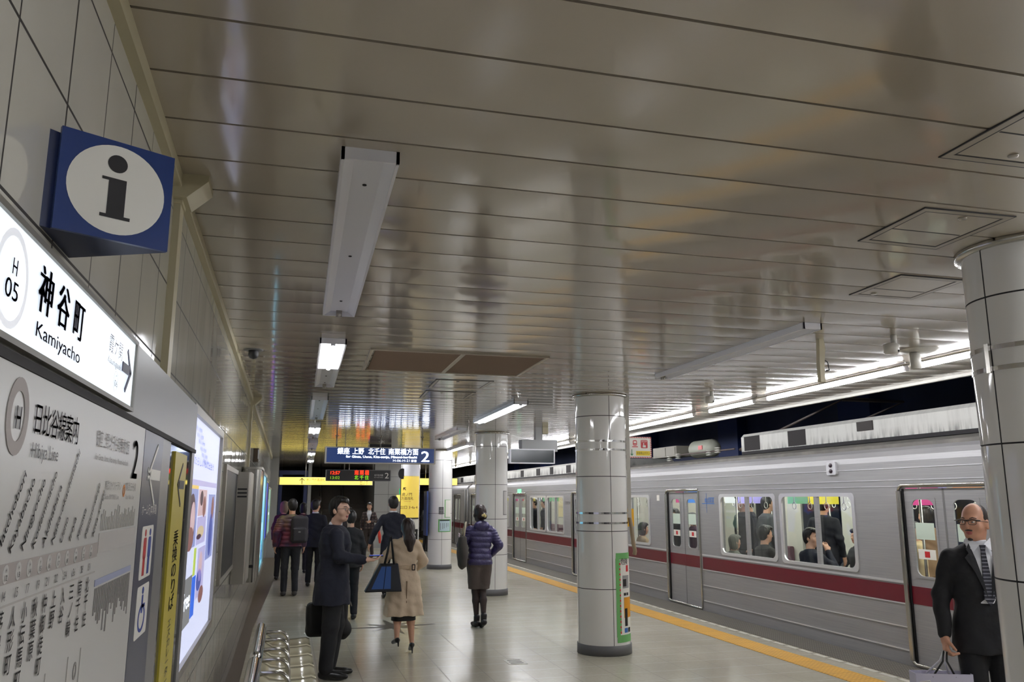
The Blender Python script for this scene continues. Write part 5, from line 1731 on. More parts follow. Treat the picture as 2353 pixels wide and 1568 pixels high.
class Pose:
    def __init__(s, H=1.7, female=False, sit=False, **kw):
        k = H / 1.7
        sw = 0.155 if female else 0.178
        J = dict(head=(0, 0.02, 1.575), neck=(0, -0.012, 1.425), chest=(0, 0, 1.25), pelvis=(0, -0.01, 0.92),
                 lsh=(-sw, -0.01, 1.375), rsh=(sw, -0.01, 1.375), lel=(-sw - 0.05, -0.035, 1.11), rel=(sw + 0.05, -0.035, 1.11),
                 lwr=(-sw - 0.06, 0.03, 0.87), rwr=(sw + 0.06, 0.03, 0.87),
                 lhip=(-0.085, 0, 0.88), rhip=(0.085, 0, 0.88), lkn=(-0.09, 0.015, 0.48), rkn=(0.09, 0.015, 0.48),
                 lan=(-0.09, -0.03, 0.085), ran=(0.09, -0.03, 0.085), ltoe=(-0.10, 0.12, 0.03), rtoe=(0.10, 0.12, 0.03))
        if sit:
            for n_ in ('head', 'neck', 'chest', 'pelvis', 'lsh', 'rsh', 'lel', 'rel', 'lwr', 'rwr', 'lhip', 'rhip'):
                x, y, z = J[n_]; J[n_] = (x, y, z - 0.40)
            J.update(lkn=(-0.1, 0.42, 0.48), rkn=(0.1, 0.42, 0.48), lan=(-0.1, 0.42, 0.085), ran=(0.1, 0.42, 0.085), ltoe=(-0.11, 0.56, 0.03), rtoe=(0.11, 0.56, 0.03),
                     lel=(-0.22, 0.08, 0.75), rel=(0.22, 0.08, 0.75), lwr=(-0.10, 0.30, 0.62), rwr=(0.10, 0.30, 0.62))
        J.update(kw)
        s.k = k
        s.J = {n_: V3(*v) * k for n_, v in J.items()}
    def __getitem__(s, n_):
        return s.J[n_]

def hand(S, wr, d, thumb, nrm, k=1.0, curl=0.5, spread=1.0):
    """palm, four unequal bent fingers and a thumb; d = direction, thumb = side the thumb is on, nrm = palm side"""
    d = V3(*Vector(d).normalized()); nrm = V3(*nrm); nrm = nrm - d * (d @ nrm); nrm /= np.linalg.norm(nrm)
    t = V3(*thumb); t = t - d * (d @ t) - nrm * (nrm @ t); t /= np.linalg.norm(t)
    wr = V3(*wr)
    S.obox(wr + d * 0.048 * k, d, t, 0.045 * k, 0.038 * k, 0.014 * k, 0.012 * k, 0.012)
    S.cap(wr - d * 0.02, wr + d * 0.03 * k, 0.027 * k, 0.026 * k, 0.015)
    for off, L in ((0.030, 0.070), (0.010, 0.078), (-0.010, 0.072), (-0.029, 0.057)):
        b = wr + d * 0.088 * k + t * off * k
        a1 = curl * 0.9
        d1 = d * math.cos(a1) + nrm * math.sin(a1) + t * off * 2.2 * spread
        d1 /= np.linalg.norm(d1)
        m_ = b + d1 * L * 0.52 * k
        a2 = curl * 2.0
        d2 = d * math.cos(a2) + nrm * math.sin(a2) + t * off * 1.5 * spread
        d2 /= np.linalg.norm(d2)
        S.cap(b - d * 0.01, m_, 0.0092 * k, 0.0085 * k, 0.005)
        S.cap(m_, m_ + d2 * L * 0.55 * k, 0.0085 * k, 0.0068 * k, 0.003)
    b = wr + d * 0.025 * k + t * 0.030 * k
    m_ = b + (d * 0.75 + t * 0.6 + nrm * (0.2 + curl * 0.3)) * 0.038 * k
    S.cap(b, m_, 0.0125 * k, 0.0105 * k, 0.01)
    S.cap(m_, m_ + (d * 0.85 + t * (0.25 - 0.4 * curl) + nrm * (0.15 + curl * 0.6)) * 0.036 * k, 0.0105 * k, 0.008 * k, 0.004)

def person(label, loc, face, pose, skin='skin', hair='short', hairmat='hair_black', top=None, bottom=None, shoes='shoe_black', h=0.009, head_yaw=0.0, group=None,
           hands=(0.35, 0.35), hd=((None, None)), glasses=None, heels=False, rest=None, legs_bare=False, face_detail=True, shirt=None, sock=None, hidden_hands=False, long_to=1.2):
    """face = world direction (degrees, 0 = +Y, positive turns to the left) the body looks in"""
    J, k = pose, pose.k
    e = E('person', loc, label, 'person', group)
    e.rotation_euler = (0, 0, R(face))
    hy = R(head_yaw)
    hc = J['head']
    hp = lambda x, y, z: rotz(hc + V3(x, y, z) * k, hy, hc)
    allp = np.array(list(J.J.values()))
    lo, hi = allp.min(0) - 0.17, allp.max(0) + 0.17
    lo[2] = 0.0 - 0.01
    # body
    S = SDF(lo, hi, h)
    S.ell(hp(0, -0.012, 0.028), (0.073 * k, 0.091 * k, 0.092 * k), 0.02, hy)
    S.ell(hp(0, 0.016, -0.03), (0.060 * k, 0.071 * k, 0.082 * k), 0.03, hy)
    S.ell(hp(0, 0.042, -0.088), (0.036 * k, 0.036 * k, 0.026 * k), 0.035, hy)
    S.cap(hp(0, 0.084, 0.004), hp(0, 0.102, -0.032), 0.007 * k, 0.0125 * k, 0.012)
    S.ell(hp(0, 0.072, 0.022), (0.048 * k, 0.018 * k, 0.011 * k), 0.02, hy)
    for sx in (-1, 1):
        S.ell(hp(sx * 0.075, -0.012, -0.015), (0.010 * k, 0.020 * k, 0.032 * k), 0.006, hy + sx * 0.35)
        S.ell(hp(sx * 0.045, 0.052, -0.028), (0.022 * k, 0.022 * k, 0.024 * k), 0.025, hy)
    S.cap(hp(0, -0.022, -0.07), J['neck'] + V3(0, 0, -0.04), 0.052 * k, 0.058 * k, 0.03)
    S.column([(J['pelvis'][2] - 0.06 * k, 0.13 * k, 0.085 * k, J['pelvis'][0], J['pelvis'][1]), (J['chest'][2] - 0.15 * k, 0.12 * k, 0.075 * k, J['chest'][0], J['chest'][1]), (J['chest'][2] + 0.05 * k, 0.11 * k, 0.075 * k, J['chest'][0], J['chest'][1]), (J['neck'][2] - 0.05 * k, 0.07 * k, 0.05 * k, J['neck'][0], J['neck'][1])], 0.04)
    lg = 1.0 if legs_bare else 0.72
    for sd in 'lr':
        S.cap(J['neck'] + V3(0, 0, -0.09 * k), J[sd + 'sh'] + V3(0, 0, -0.03 * k), 0.03 * k, 0.03 * k, 0.02)
        S.cap(J[sd + 'sh'] + V3(0, 0, -0.03 * k), J[sd + 'el'], 0.034 * k, 0.032 * k, 0.02)
        S.cap(J[sd + 'el'], J[sd + 'wr'], 0.034 * k, 0.023 * k, 0.02)
        S.cap(J[sd + 'hip'], J[sd + 'kn'], 0.070 * k * lg, 0.048 * k * lg, 0.03)
        mid = J[sd + 'kn'] * 0.68 + J[sd + 'an'] * 0.32 + V3(0, -0.015, 0)
        S.cap(J[sd + 'kn'], mid, 0.046 * k * lg, 0.050 * k * lg, 0.02)
        S.cap(mid, J[sd + 'an'], 0.050 * k * lg, 0.029 * k * (0.5 + 0.5 * lg), 0.02)
        S.cap(J[sd + 'an'] + V3(0, -0.015, -0.03 * k), J[sd + 'toe'], 0.026 * k, 0.022 * k, 0.02)
        if not hidden_hands:
            i_ = 0 if sd == 'l' else 1
            spec = hd[i_] if hd and hd[i_] else None
            wr = J[sd + 'wr']
            dd = wr - J[sd + 'el']
            dd = dd / np.linalg.norm(dd)
            if spec:
                hand(S, wr, spec[0], spec[1], spec[2], k, hands[i_])
            else:
                hand(S, wr, dd, (0, 1, 0.1), (1 if sd == 'l' else -1, 0.1, 0), k, hands[i_])
    S.mesh('body', skin, e)
    # face parts
    if face_detail:
        for sx in (-1, 1):
            c = hp(sx * 0.030, 0.0765, 0.002)
            o = MB().ell(c, (0.0125 * k, 0.0105 * k, 0.0075 * k), 12, 8).build('eye', ['eye_white'], e, local=True)
            c = hp(sx * 0.030 + 0.002, 0.0835, 0.002)
            MB().ell(c, (0.0055 * k, 0.005 * k, 0.0055 * k), 10, 6).build('iris', ['iris'], o, local=True)
            MB().tube([hp(sx * 0.014, 0.0885, 0.023), hp(sx * 0.032, 0.0865, 0.030), hp(sx * 0.05, 0.072, 0.024)], 0.0032 * k, 6).build('eyebrow', [hairmat], e, local=True)
        MB().tube([hp(-0.022, 0.078, -0.066), hp(-0.009, 0.087, -0.061), hp(0, 0.088, -0.063), hp(0.009, 0.087, -0.061), hp(0.022, 0.078, -0.066)], 0.004 * k, 8, True, [0.002 * k, 0.0045 * k, 0.0045 * k, 0.0045 * k, 0.002 * k]).tube([hp(-0.016, 0.080, -0.071), hp(0, 0.087, -0.072), hp(0.016, 0.080, -0.071)], 0.005 * k, 8).build('lips', ['lips'], e, local=True)
    if glasses:
        mb = MB()
        for sx in (-1, 1):
            ring = []
            for i in range(17):
                a = 2 * PI * i / 16
                ca, sa = math.cos(a), math.sin(a)
                ring.append(hp(sx * 0.033 + 0.024 * math.copysign(abs(ca) ** 0.6, ca), 0.099 - 0.006 * abs(ca) * (1 if ca * sx > 0 else 0), 0.001 + 0.0155 * math.copysign(abs(sa) ** 0.6, sa)))
            mb.tube(ring, 0.0017 * k, 6, False)
            mb.tube([hp(sx * 0.057, 0.094, 0.008), hp(sx * 0.077, 0.07, 0.008), hp(sx * 0.081, 0.0, 0.004), hp(sx * 0.080, -0.02, -0.006)], 0.0019 * k, 6)
        mb.tube([hp(-0.010, 0.099, 0.005), hp(0, 0.103, 0.008), hp(0.010, 0.099, 0.005)], 0.0017 * k, 6)
        if glasses == 'heavy':
            mb.tube([hp(-0.082, 0.088, 0.012), hp(-0.033, 0.101, 0.017), hp(0, 0.102, 0.012), hp(0.033, 0.101, 0.017), hp(0.082, 0.088, 0.012)], 0.0035 * k, 6)
        mb.build('glasses', ['glasses_frame'], e, local=True)
    # hair
    if hair:
        HS = SDF(hc - 0.2 if hair != 'long' else V3(hc[0] - 0.2, hc[1] - 0.2, long_to - 0.05), hc + 0.17, min(h, 0.006))
        if hair == 'buzz':
            HS.ell(hp(0, -0.016, 0.028), (0.0755 * k, 0.0905 * k, 0.0935 * k), 0.0, hy)
            c_, s_ = math.cos(hy), math.sin(hy)
            HS.cut(lambda X, Y, Z: np.minimum(np.maximum(((-(X - hc[0]) * s_ + (Y - hc[1]) * c_) - 0.028), -0.2 * (Z - hc[2]) - 0.0), 9) if False else ((-(X - hc[0]) * s_ + (Y - hc[1]) * c_) - 0.030 + 0.25 * (Z - hc[2])))
            HS.cut(lambda X, Y, Z: (hc[2] - 0.03) - Z + 0 * X + 0 * Y)
        else:
            HS.ell(hp(0, -0.016, 0.034), (0.087 * k, 0.103 * k, 0.100 * k), 0.0, hy)
            HS.ell(hp(0, -0.05, -0.02), (0.073 * k, 0.055 * k, 0.075 * k), 0.03, hy)
            HS.ell(hp(0.02, 0.05, 0.085), (0.055 * k, 0.045 * k, 0.035 * k), 0.03, hy)
            c_, s_ = math.cos(hy), math.sin(hy)
            yl = lambda X, Y: (-(X - hc[0]) * s_ + (Y - hc[1]) * c_)
            xl = lambda X, Y: ((X - hc[0]) * c_ + (Y - hc[1]) * s_)
            side = 0.012 if hair in ('short', 'bun', 'mess') else 0.03
            HS.cut(lambda X, Y, Z: np.minimum(yl(X, Y) - side - 0.55 * np.maximum(Z - hc[2] - 0.02, 0) , (hc[2] + (0.058 + 0.25 * xl(X, Y)) * k) - Z))
            if hair == 'long':
                HS.cap(hp(0, -0.05, 0.0), V3(hc[0] + 0.005, hc[1] - 0.11, (long_to + hc[2]) / 2), 0.078 * k, 0.072 * k, 0.03)
                HS.cap(V3(hc[0] + 0.005, hc[1] - 0.11, (long_to + hc[2]) / 2), V3(hc[0] + 0.01, hc[1] - 0.115, long_to + 0.03), 0.072 * k, 0.040 * k, 0.02)
            if hair == 'bun':
                HS.ell(hp(0, -0.125, -0.035), (0.045 * k, 0.045 * k, 0.05 * k), 0.015)
            if hair == 'bob':
                HS.ell(hp(0, -0.03, -0.07), (0.088 * k, 0.07 * k, 0.085 * k), 0.03, hy)
        X, Y, Z = HS.ax[0][:, None, None], HS.ax[1][None, :, None], HS.ax[2][None, None, :]
        if hair != 'buzz':
            HS.D = HS.D + (0.0028 * np.sin(150 * X + 12 * Z) * np.sin(150 * Y + 9 * Z)).astype(np.float32)
        HS.mesh('hair', hairmat, e)
    for g in (top, bottom, rest, shirt):
        if g:
            g(e, J, lo, hi, h)
    if shoes:
        for sd in 'lr':
            an, toe = J[sd + 'an'], J[sd + 'toe']
            d = (toe - an) * V3(1, 1, 0); d = d / max(np.linalg.norm(d), 1e-6)
            FS = SDF(np.minimum(an, toe) - 0.1, np.maximum(an, toe) + 0.1, 0.006)
            base = an + V3(0, 0, -0.035 * k)
            if heels:
                FS.cap(base - d * 0.02 + V3(0, 0, 0.0), toe, 0.034 * k, 0.024 * k, 0.01)
                FS.cap(base - d * 0.045 + V3(0, 0, 0.01), V3(base[0], base[1], max(toe[2] - 0.02, 0.004)) - d * 0.055, 0.018 * k, 0.008 * k, 0.01)
            else:
                FS.cap(base - d * 0.03, toe - d * 0.02, 0.042 * k, 0.036 * k, 0.01)
                FS.cap(toe - d * 0.03, toe + d * 0.035 * k, 0.036 * k, 0.024 * k, 0.01)
                FS.cap(base, an + V3(0, 0, 0.03), 0.042 * k, 0.040 * k, 0.015)
            zf = min(base[2] - 0.045 * k, toe[2] - 0.022 * k)
            if zf < 0.02: FS.cut(lambda X, Y, Z: 0.002 - Z + 0 * X + 0 * Y)
            FS.mesh('shoe', shoes, e)
    return e

def jacket(mat, hem=0.80, name='jacket', flare=1.0, puff=0.0, sleeve=1.0, collar=None, waist=1.0, width=1.0, depth=1.0, open_front=False, warp=0.006, noarm=()):
    def f(e, J, lo, hi, h):
        k = J.k
        cz, pz = J['chest'][2], J['pelvis'][2]
        cx, cy = J['chest'][0], J['chest'][1]
        S = SDF(lo - 0.06, hi + 0.06, h)
        nz = J['neck'][2]
        prof = [(nz + 0.005, 0.062 * k, 0.062 * k, J['neck'][0], J['neck'][1]), (nz - 0.03 * k, 0.115 * k * width, 0.085 * k, J['neck'][0], J['neck'][1]),
                (nz - 0.075 * k, 0.165 * k * width, 0.108 * k, cx, cy), (cz, 0.178 * k * width, 0.125 * k, cx, cy + 0.005),
                (cz - 0.18 * k, 0.155 * k * width * waist, 0.112 * k * waist, cx, cy), (pz, 0.172 * k * width * (1 + (flare - 1) * 0.4), 0.122 * k * (1 + (flare - 1) * 0.4), J['pelvis'][0], J['pelvis'][1])]
        hz = hem * k
        if hz < pz - 0.02:
            prof.append((hz, 0.180 * k * width * flare, 0.125 * k * flare, J['pelvis'][0], J['pelvis'][1] + 0.0))
        prof = [(p[0], p[1], p[2] * (depth if i_ > 0 else 1), p[3], p[4]) for i_, p in enumerate(prof)]
        wob = None
        if puff:
            wob = lambda X, Y, Z: puff * np.abs(np.sin(Z * PI / 0.075 + X * 2)) - puff * 0.3
        elif hz < 0.7 * k:
            wob = lambda X, Y, Z: 0.010 * np.sin(9 * np.arctan2(Y, X)) * np.clip((pz - Z) / 0.4, 0, 1)
        S.column(prof, 0.02, wob)
        for sd in 'lr':
            a, b, c = J[sd + 'sh'], J[sd + 'el'], J[sd + 'wr']
            S.cap(a + V3(0.012 * (1 if sd == 'l' else -1), 0, -0.032 * k), b, 0.056 * k * sleeve, 0.050 * k * sleeve, 0.03)
            c2 = c - (c - b) / np.linalg.norm(c - b) * 0.015
            S.cap(b, c2, 0.052 * k * sleeve, 0.040 * k * sleeve, 0.02)
            if puff:
                for t in range(1, 7):
                    S.ell(a + (b - a) * t / 7, (0.062 * k * sleeve,) * 2 + (0.030,), 0.012)
        if warp:
            S.warp(warp)
        if collar:
            S.ell(J['neck'] + V3(0, -0.035, 0.0), (0.085 * k, 0.07 * k, 0.045 * k), 0.02)
        if open_front:
            zc = J['neck'][2]
            S.cut(lambda X, Y, Z: -np.maximum(np.maximum(np.abs(X - cx) - np.clip((Z - (cz - 0.17 * k)) * 0.28, 0.0, 0.075), 0.02 - (Y - cy)), -9 * np.ones_like(Z)))
        S.mesh(name, mat, e)
    return f

def trousers(mat, r=1.0, name='trousers', short=None, skirt=None, crotch=0.0):
    def f(e, J, lo, hi, h):
        k = J.k
        S = SDF(lo - 0.03, hi + 0.03, h)
        S.ell(J['pelvis'] + V3(0, -0.005, 0.0), (0.155 * k, 0.115 * k, 0.12 * k), 0.03)
        for sd in 'lr':
            hp_, kn, an = J[sd + 'hip'], J[sd + 'kn'], J[sd + 'an']
            if short:
                kn2 = hp_ + (kn - hp_) * short
                S.cap(hp_, kn2, 0.094 * k * r, 0.084 * k * r, 0.04)
            else:
                S.cap(hp_, kn, 0.088 * k * r, 0.066 * k * r, 0.04)
                S.cap(kn, an + V3(0, 0, 0.02), 0.066 * k * r, 0.056 * k * r, 0.02)
        if skirt:
            S.column([(J['pelvis'][2], 0.15 * k, 0.11 * k, 0, J['pelvis'][1]), (skirt * k, 0.17 * k, 0.13 * k, 0, J['pelvis'][1])], 0.02)
        if short:
            zc = (J['lhip'][2] + (J['lkn'][2] - J['lhip'][2]) * short)
            S.cut(lambda X, Y, Z: zc - Z + 0 * X + 0 * Y)
        S.warp(0.003, 1.2)
        S.mesh(name, mat, e)
    return f

def collar_shirt(mat='shirt_white', vfront=False):
    def f(e, J, lo, hi, h):
        k = J.k
        n_ = J['neck']
        S = SDF(n_ - V3(0.25, 0.25, 0.4), n_ + 0.25, 0.006)
        S.column([(n_[2] - 0.05, 0.075 * k, 0.075 * k, n_[0], n_[1]), (n_[2] + 0.030 * k, 0.060 * k, 0.062 * k, n_[0], n_[1] + 0.014)], 0.0)
        if vfront:
            S.column([(n_[2] - 0.36, 0.12 * k, 0.112 * k, J['chest'][0], J['chest'][1]), (n_[2] - 0.2, 0.13 * k, 0.114 * k, J['chest'][0], J['chest'][1]), (n_[2] - 0.09, 0.125 * k, 0.104 * k, J['chest'][0], J['chest'][1]), (n_[2] - 0.02, 0.075 * k, 0.072 * k, n_[0], n_[1])], 0.01)
        S.mesh('shirt_collar' if not vfront else 'shirt', mat, e)
    return f

def strap(e, pts, r, mat, name='strap', flat=None):
    return MB().tube(pts, r, 6).build(name, [mat], e, local=True)

# --- man with glasses and phone
pz = Pose(1.735, head=(0.055, 0.035, 1.575), neck=(0.0, -0.01, 1.425), rel=(0.235, 0.02, 1.13), rwr=(0.20, 0.27, 1.10), lel=(-0.225, -0.02, 1.12), lwr=(-0.22, 0.05, 0.88),
          lkn=(-0.08, 0.05, 0.48), rkn=(0.10, -0.02, 0.48), lan=(-0.09, 0.0, 0.085), ran=(0.10, -0.05, 0.085), ltoe=(-0.10, 0.17, 0.03), rtoe=(0.13, 0.10, 0.03))
man = person('young man in a black coat with thin glasses, standing and holding a phone', (0.50, 8.62, 0.004), -88, pz, skin='skin_pale', h=0.006, head_yaw=-40, glasses='thin',
             hands=(0.5, 0.42), hd=(None, ((0.0, 1, -0.05), (-1, 0.2, 0.1), (0, 0.2, 1))), top=jacket('suit_navy', 0.68, 'coat', 1.12, width=1.04, depth=1.26, sleeve=1.12), bottom=trousers('suit_black', 1.22), shirt=collar_shirt())
# belongings are things of their own
e = E('mobile_phone', (0, 0, 0), 'slim phone with a blue edge in the hand of the man with glasses', 'phone')
e.location = (0.0, 0.0, 0.0)
def w_of(e_, p):
    a = e_.rotation_euler.z
    q = rotz(V3(*p), a)
    return Vector((q[0] + e_.location.x, q[1] + e_.location.y, q[2] + e_.location.z))
wr_ = pz['rwr']
pc = w_of(man, wr_ + V3(-0.02, 0.115, 0.033))
fy = w_of(man, wr_ + V3(-0.02, 0.215, 0.033)) - pc
e.location = pc
bpy.data.objects.remove(e)
e = E('mobile_phone', tuple(pc), 'slim phone with a blue edge in the hand of the man with glasses', 'phone')
sx_ = Vector((0, 1, 0))
MB().obox(pc, fy, sx_, (0, 0, 1), 0.068, 0.034, 0.0045).build('phone_case', ['black'], e)
MB().obox(pc + Vector((0, 0, 0.0055)), fy, sx_, (0, 0, 1), 0.064, 0.031, 0.001).build('phone_screen', [em_mat('phone_blue', (50, 90, 220), 0.5)], e)

def soft_bag(name, label, cat, loc, fn, mat, lo, hi, h=0.008, extra=None):
    e = E(name, loc, label, cat)
    S = SDF(V3(*lo), V3(*hi), h)
    fn(S)
    S.mesh('bag_body', mat, e)
    if extra: extra(e)
    return e
M('bag_black', (16, 16, 18), 0.7)
def fn(S):
    S.obox((0, 0, 0.20), (1, 0, 0), (0, 0, 1), 0.205, 0.165, 0.075, 0.05, 0.02)
    S.ell((0.16, 0, 0.10), (0.09, 0.085, 0.10), 0.03)
    S.warp(0.006, 0.9)
def ex(e):
    MB().tube([(-0.10, 0.05, 0.36), (-0.08, 0.05, 0.43), (0.06, 0.05, 0.44), (0.10, 0.05, 0.36)], 0.010, 8).build('handle', ['bag_black'], e, local=True)
    MB().tube([(-0.22, 0.0, 0.33), (-0.12, 0.085, 0.325), (0.12, 0.085, 0.325), (0.22, 0.0, 0.33)], 0.004, 6).build('zip', ['steel_dull'], e, local=True)
    MB().tube([(0.19, -0.02, 0.35), (0.22, -0.06, 0.37), (0.24, -0.03, 0.32)], 0.006, 6).build('strap_loop', ['steel_dull'], e, local=True)
bg = soft_bag('shoulder_bag', 'large soft black bag hanging behind the legs of the man with glasses', 'bag', (0.46, 8.80, 0.33), fn, 'bag_black', (-0.32, -0.15, -0.02), (0.32, 0.15, 0.5), extra=ex)
strp = MB().tube([(0.33, 8.78, 0.70), (0.42, 8.66, 1.2), (0.50, 8.60, 1.42), (0.60, 8.46, 1.2), (0.62, 8.76, 0.70)], 0.012, 6)
strp.build('shoulder_strap', ['bag_black'], bg)

# --- woman in trench coat
M('trench', (212, 192, 166), 0.75, bump=(6, 0.55, 0.05))
M('trench_belt', (202, 180, 152), 0.75)
def coat_extra(e, J, lo, hi, h):
    k = J.k
    MB().prism([(0.166 * k * math.cos(2 * PI * i / 32), -0.0 + 0.126 * k * math.sin(2 * PI * i / 32)) for i in range(32)], 'z', 0.93, 0.97).build('belt', ['trench_belt'], e, local=True)
    MB().ring(rrect(0.055, 0.095, 0.915, 0.985, 0.006, 2), rrect(0.065, 0.085, 0.927, 0.973, 0.003, 2), 'y', -0.140, -0.128).build('belt_buckle', ['hair_brown'], e, local=True)
    MB().box(-0.004, 0.004, -0.150, -0.120, 0.42, 0.80).build('back_vent', [M('trench_shade', (120, 98, 74), 0.8)], e, local=True)
    S = SDF((-0.2, -0.2, 0.34), (0.2, 0.2, 0.6), 0.008)
    S.column([(0.36, 0.14, 0.10, 0, 0), (0.55, 0.13, 0.10, 0, 0)], 0.0)
    S.mesh('skirt', 'black', e)
pt = Pose(1.52, True, head=(0.03, 0.02, 1.545), lel=(-0.27, 0.02, 1.15), lwr=(-0.36, 0.10, 0.94), rel=(0.255, 0.02, 1.12), rwr=(0.19, 0.16, 1.02), lkn=(-0.07, 0.05, 0.50), rkn=(0.09, 0.03, 0.5),
          lan=(-0.10, -0.10, 0.22), ltoe=(-0.12, 0.02, 0.14), ran=(0.11, -0.02, 0.14), rtoe=(0.12, 0.11, 0.035))
tw = person('woman walking away in a beige trench coat with long dark hair', (1.36, 9.72, 0.0), 4, pt, hair='long', hairmat='hair_brown', h=0.007, heels=True, long_to=1.12, legs_bare=True,
            top=jacket('trench', 0.47, 'trench_coat', 1.42, waist=0.92, sleeve=1.12), rest=coat_extra, face_detail=False)
def fn(S):
    def f(X, Y, Z):
        t = np.clip(Z / 0.30, 0, 1)
        hw = 0.205 - 0.105 * t
        cx = 0.02 + 0.06 * t
        return np.maximum(np.maximum(np.abs(X - cx) - hw, np.abs(Y) - (0.06 - 0.02 * t)), np.maximum(-Z, Z - 0.30))
    S.put(f, (-0.25, -0.08, 0), (0.25, 0.08, 0.3))
def ex(e):
    mb = MB()
    for dy in (-0.035, 0.03):
        mb.tube([(0.03, dy, 0.29), (0.06, dy, 0.42), (0.085, dy * 0.3, 0.58), (0.10, dy * 0.3 + 0.02, 0.60), (0.12, dy, 0.42), (0.135, dy, 0.29)], 0.009, 6)
    mb.build('shoulder_strap', ['bag_black'], e, local=True)
    mb = MB().add([(-0.115, -0.062, 0.03), (0.10, -0.062, 0.03), (0.10, -0.046, 0.27), (-0.005, -0.046, 0.27)], [(0, 1, 2, 3)])
    mb.build('blue_panel', [M('bag_blue', (44, 84, 150), 0.6)], e, local=True)
    MB().tube([(-0.18, -0.062, 0.004), (0.0, -0.064, 0.006), (0.22, -0.062, 0.004)], 0.006, 6).tube([(-0.01, -0.045, 0.29), (0.09, -0.045, 0.29)], 0.005, 6).tube([(0.02, -0.062, 0.03), (0.045, -0.05, 0.28)], 0.003, 6).build('piping', ['bag_black'], e, local=True)
soft_bag('tote_bag', 'blue and black tote bag on the arm of the trench coat woman', 'bag', (1.08, 9.56, 0.70), fn, M('bag_dark', (30, 34, 44), 0.6).name, (-0.26, -0.1, -0.02), (0.26, 0.1, 0.32), extra=ex)

# --- woman in navy down jacket
M('down_navy', (50, 44, 90), 0.38, spec=0.6, bump=(16, 0.5, 0.03))
M('skirt_brown', (82, 72, 68), 0.8, bump=(7, 0.5, 0.04))
M('tights', (50, 36, 34), 0.6)
M('boot_black', (24, 20, 24), 0.35)
def navy_extra(e, J, lo, hi, h):
    S = SDF((-0.16, -0.2, 1.24), (0.16, 0.05, 1.48), 0.007)
    S.ell((0, -0.085, 1.345), (0.115, 0.05, 0.075), 0.0)
    S.mesh('hood', 'down_navy', e)
    mb = MB().ell((0.02, -0.165, 1.485), (0.022, 0.014, 0.022), 10, 6).ell((-0.012, -0.165, 1.49), (0.02, 0.013, 0.016), 10, 6).ell((0.005, -0.167, 1.505), (0.014, 0.012, 0.014), 10, 6)
    mb.build('hair_clip', [M('scrunchie', (206, 190, 130), 0.6)], e, local=True)
    for sd in 'lr':
        S = SDF(J[sd + 'an'] - 0.15, J[sd + 'an'] + 0.22, 0.007)
        S.cap(J[sd + 'an'] + V3(0, -0.01, 0.05), J[sd + 'an'] + V3(0, 0.0, -0.03), 0.044, 0.040, 0.01)
        S.mesh('boot', 'boot_black', e)
pn = Pose(1.635, True, lel=(-0.27, 0.03, 1.13), lwr=(-0.22, 0.14, 1.08), rel=(0.285, -0.03, 1.12), rwr=(0.20, 0.10, 0.98), lkn=(-0.045, 0.06, 0.49), lan=(-0.02, 0.05, 0.085), ltoe=(-0.03, 0.18, 0.03),
          rkn=(0.06, 0.03, 0.49), ran=(0.035, -0.09, 0.12), rtoe=(0.04, 0.03, 0.03))
person('woman walking away in a navy quilted down jacket and brown shorts', (2.62, 11.35, 0.0), 6, pn, skin='tights', hair='bun', hairmat='hair_brown', h=0.007, head_yaw=14, shoes='boot_black',
       top=jacket('down_navy', 0.86, 'down_jacket', 1.0, puff=0.012, sleeve=1.18, warp=0.002), bottom=trousers('skirt_brown', 1.12, 'shorts', short=0.92), rest=navy_extra, face_detail=False, hidden_hands=True, legs_bare=True)
def fn(S):
    S.ell((0, 0, 0.20), (0.07, 0.14, 0.22), 0.0)
    S.obox((0.0, 0.0, 0.22), (0, 0, 1), (0, 1, 0), 0.20, 0.10, 0.04, 0.03, 0.05)
    S.warp(0.005, 0.8)
def ex(e):
    MB().tube([(0.0, 0.08, 0.38), (0.025, 0.05, 0.52), (0.045, 0.0, 0.60), (0.025, -0.05, 0.52), (0.0, -0.08, 0.38)], 0.012, 6).build('handle', [M('handle_beige', (176, 166, 142), 0.7)], e, local=True)
    mb = MB()
    for i in range(5):
        a = 2 * PI * i / 5
        mb.ell((-0.06, -0.06 + 0.02 * math.cos(a), 0.43 + 0.02 * math.sin(a)), (0.01, 0.014, 0.014), 8, 5)
    mb.build('flower_charm', [M('charm_pink', (206, 186, 196), 0.6)], e, local=True)
soft_bag('shoulder_bag', 'slouchy dark grey bag under the left arm of the navy jacket woman', 'bag', (2.35, 11.22, 0.80), fn, M('bag_olive', (64, 60, 56), 0.8).name, (-0.14, -0.2, -0.04), (0.14, 0.2, 0.46), extra=ex)

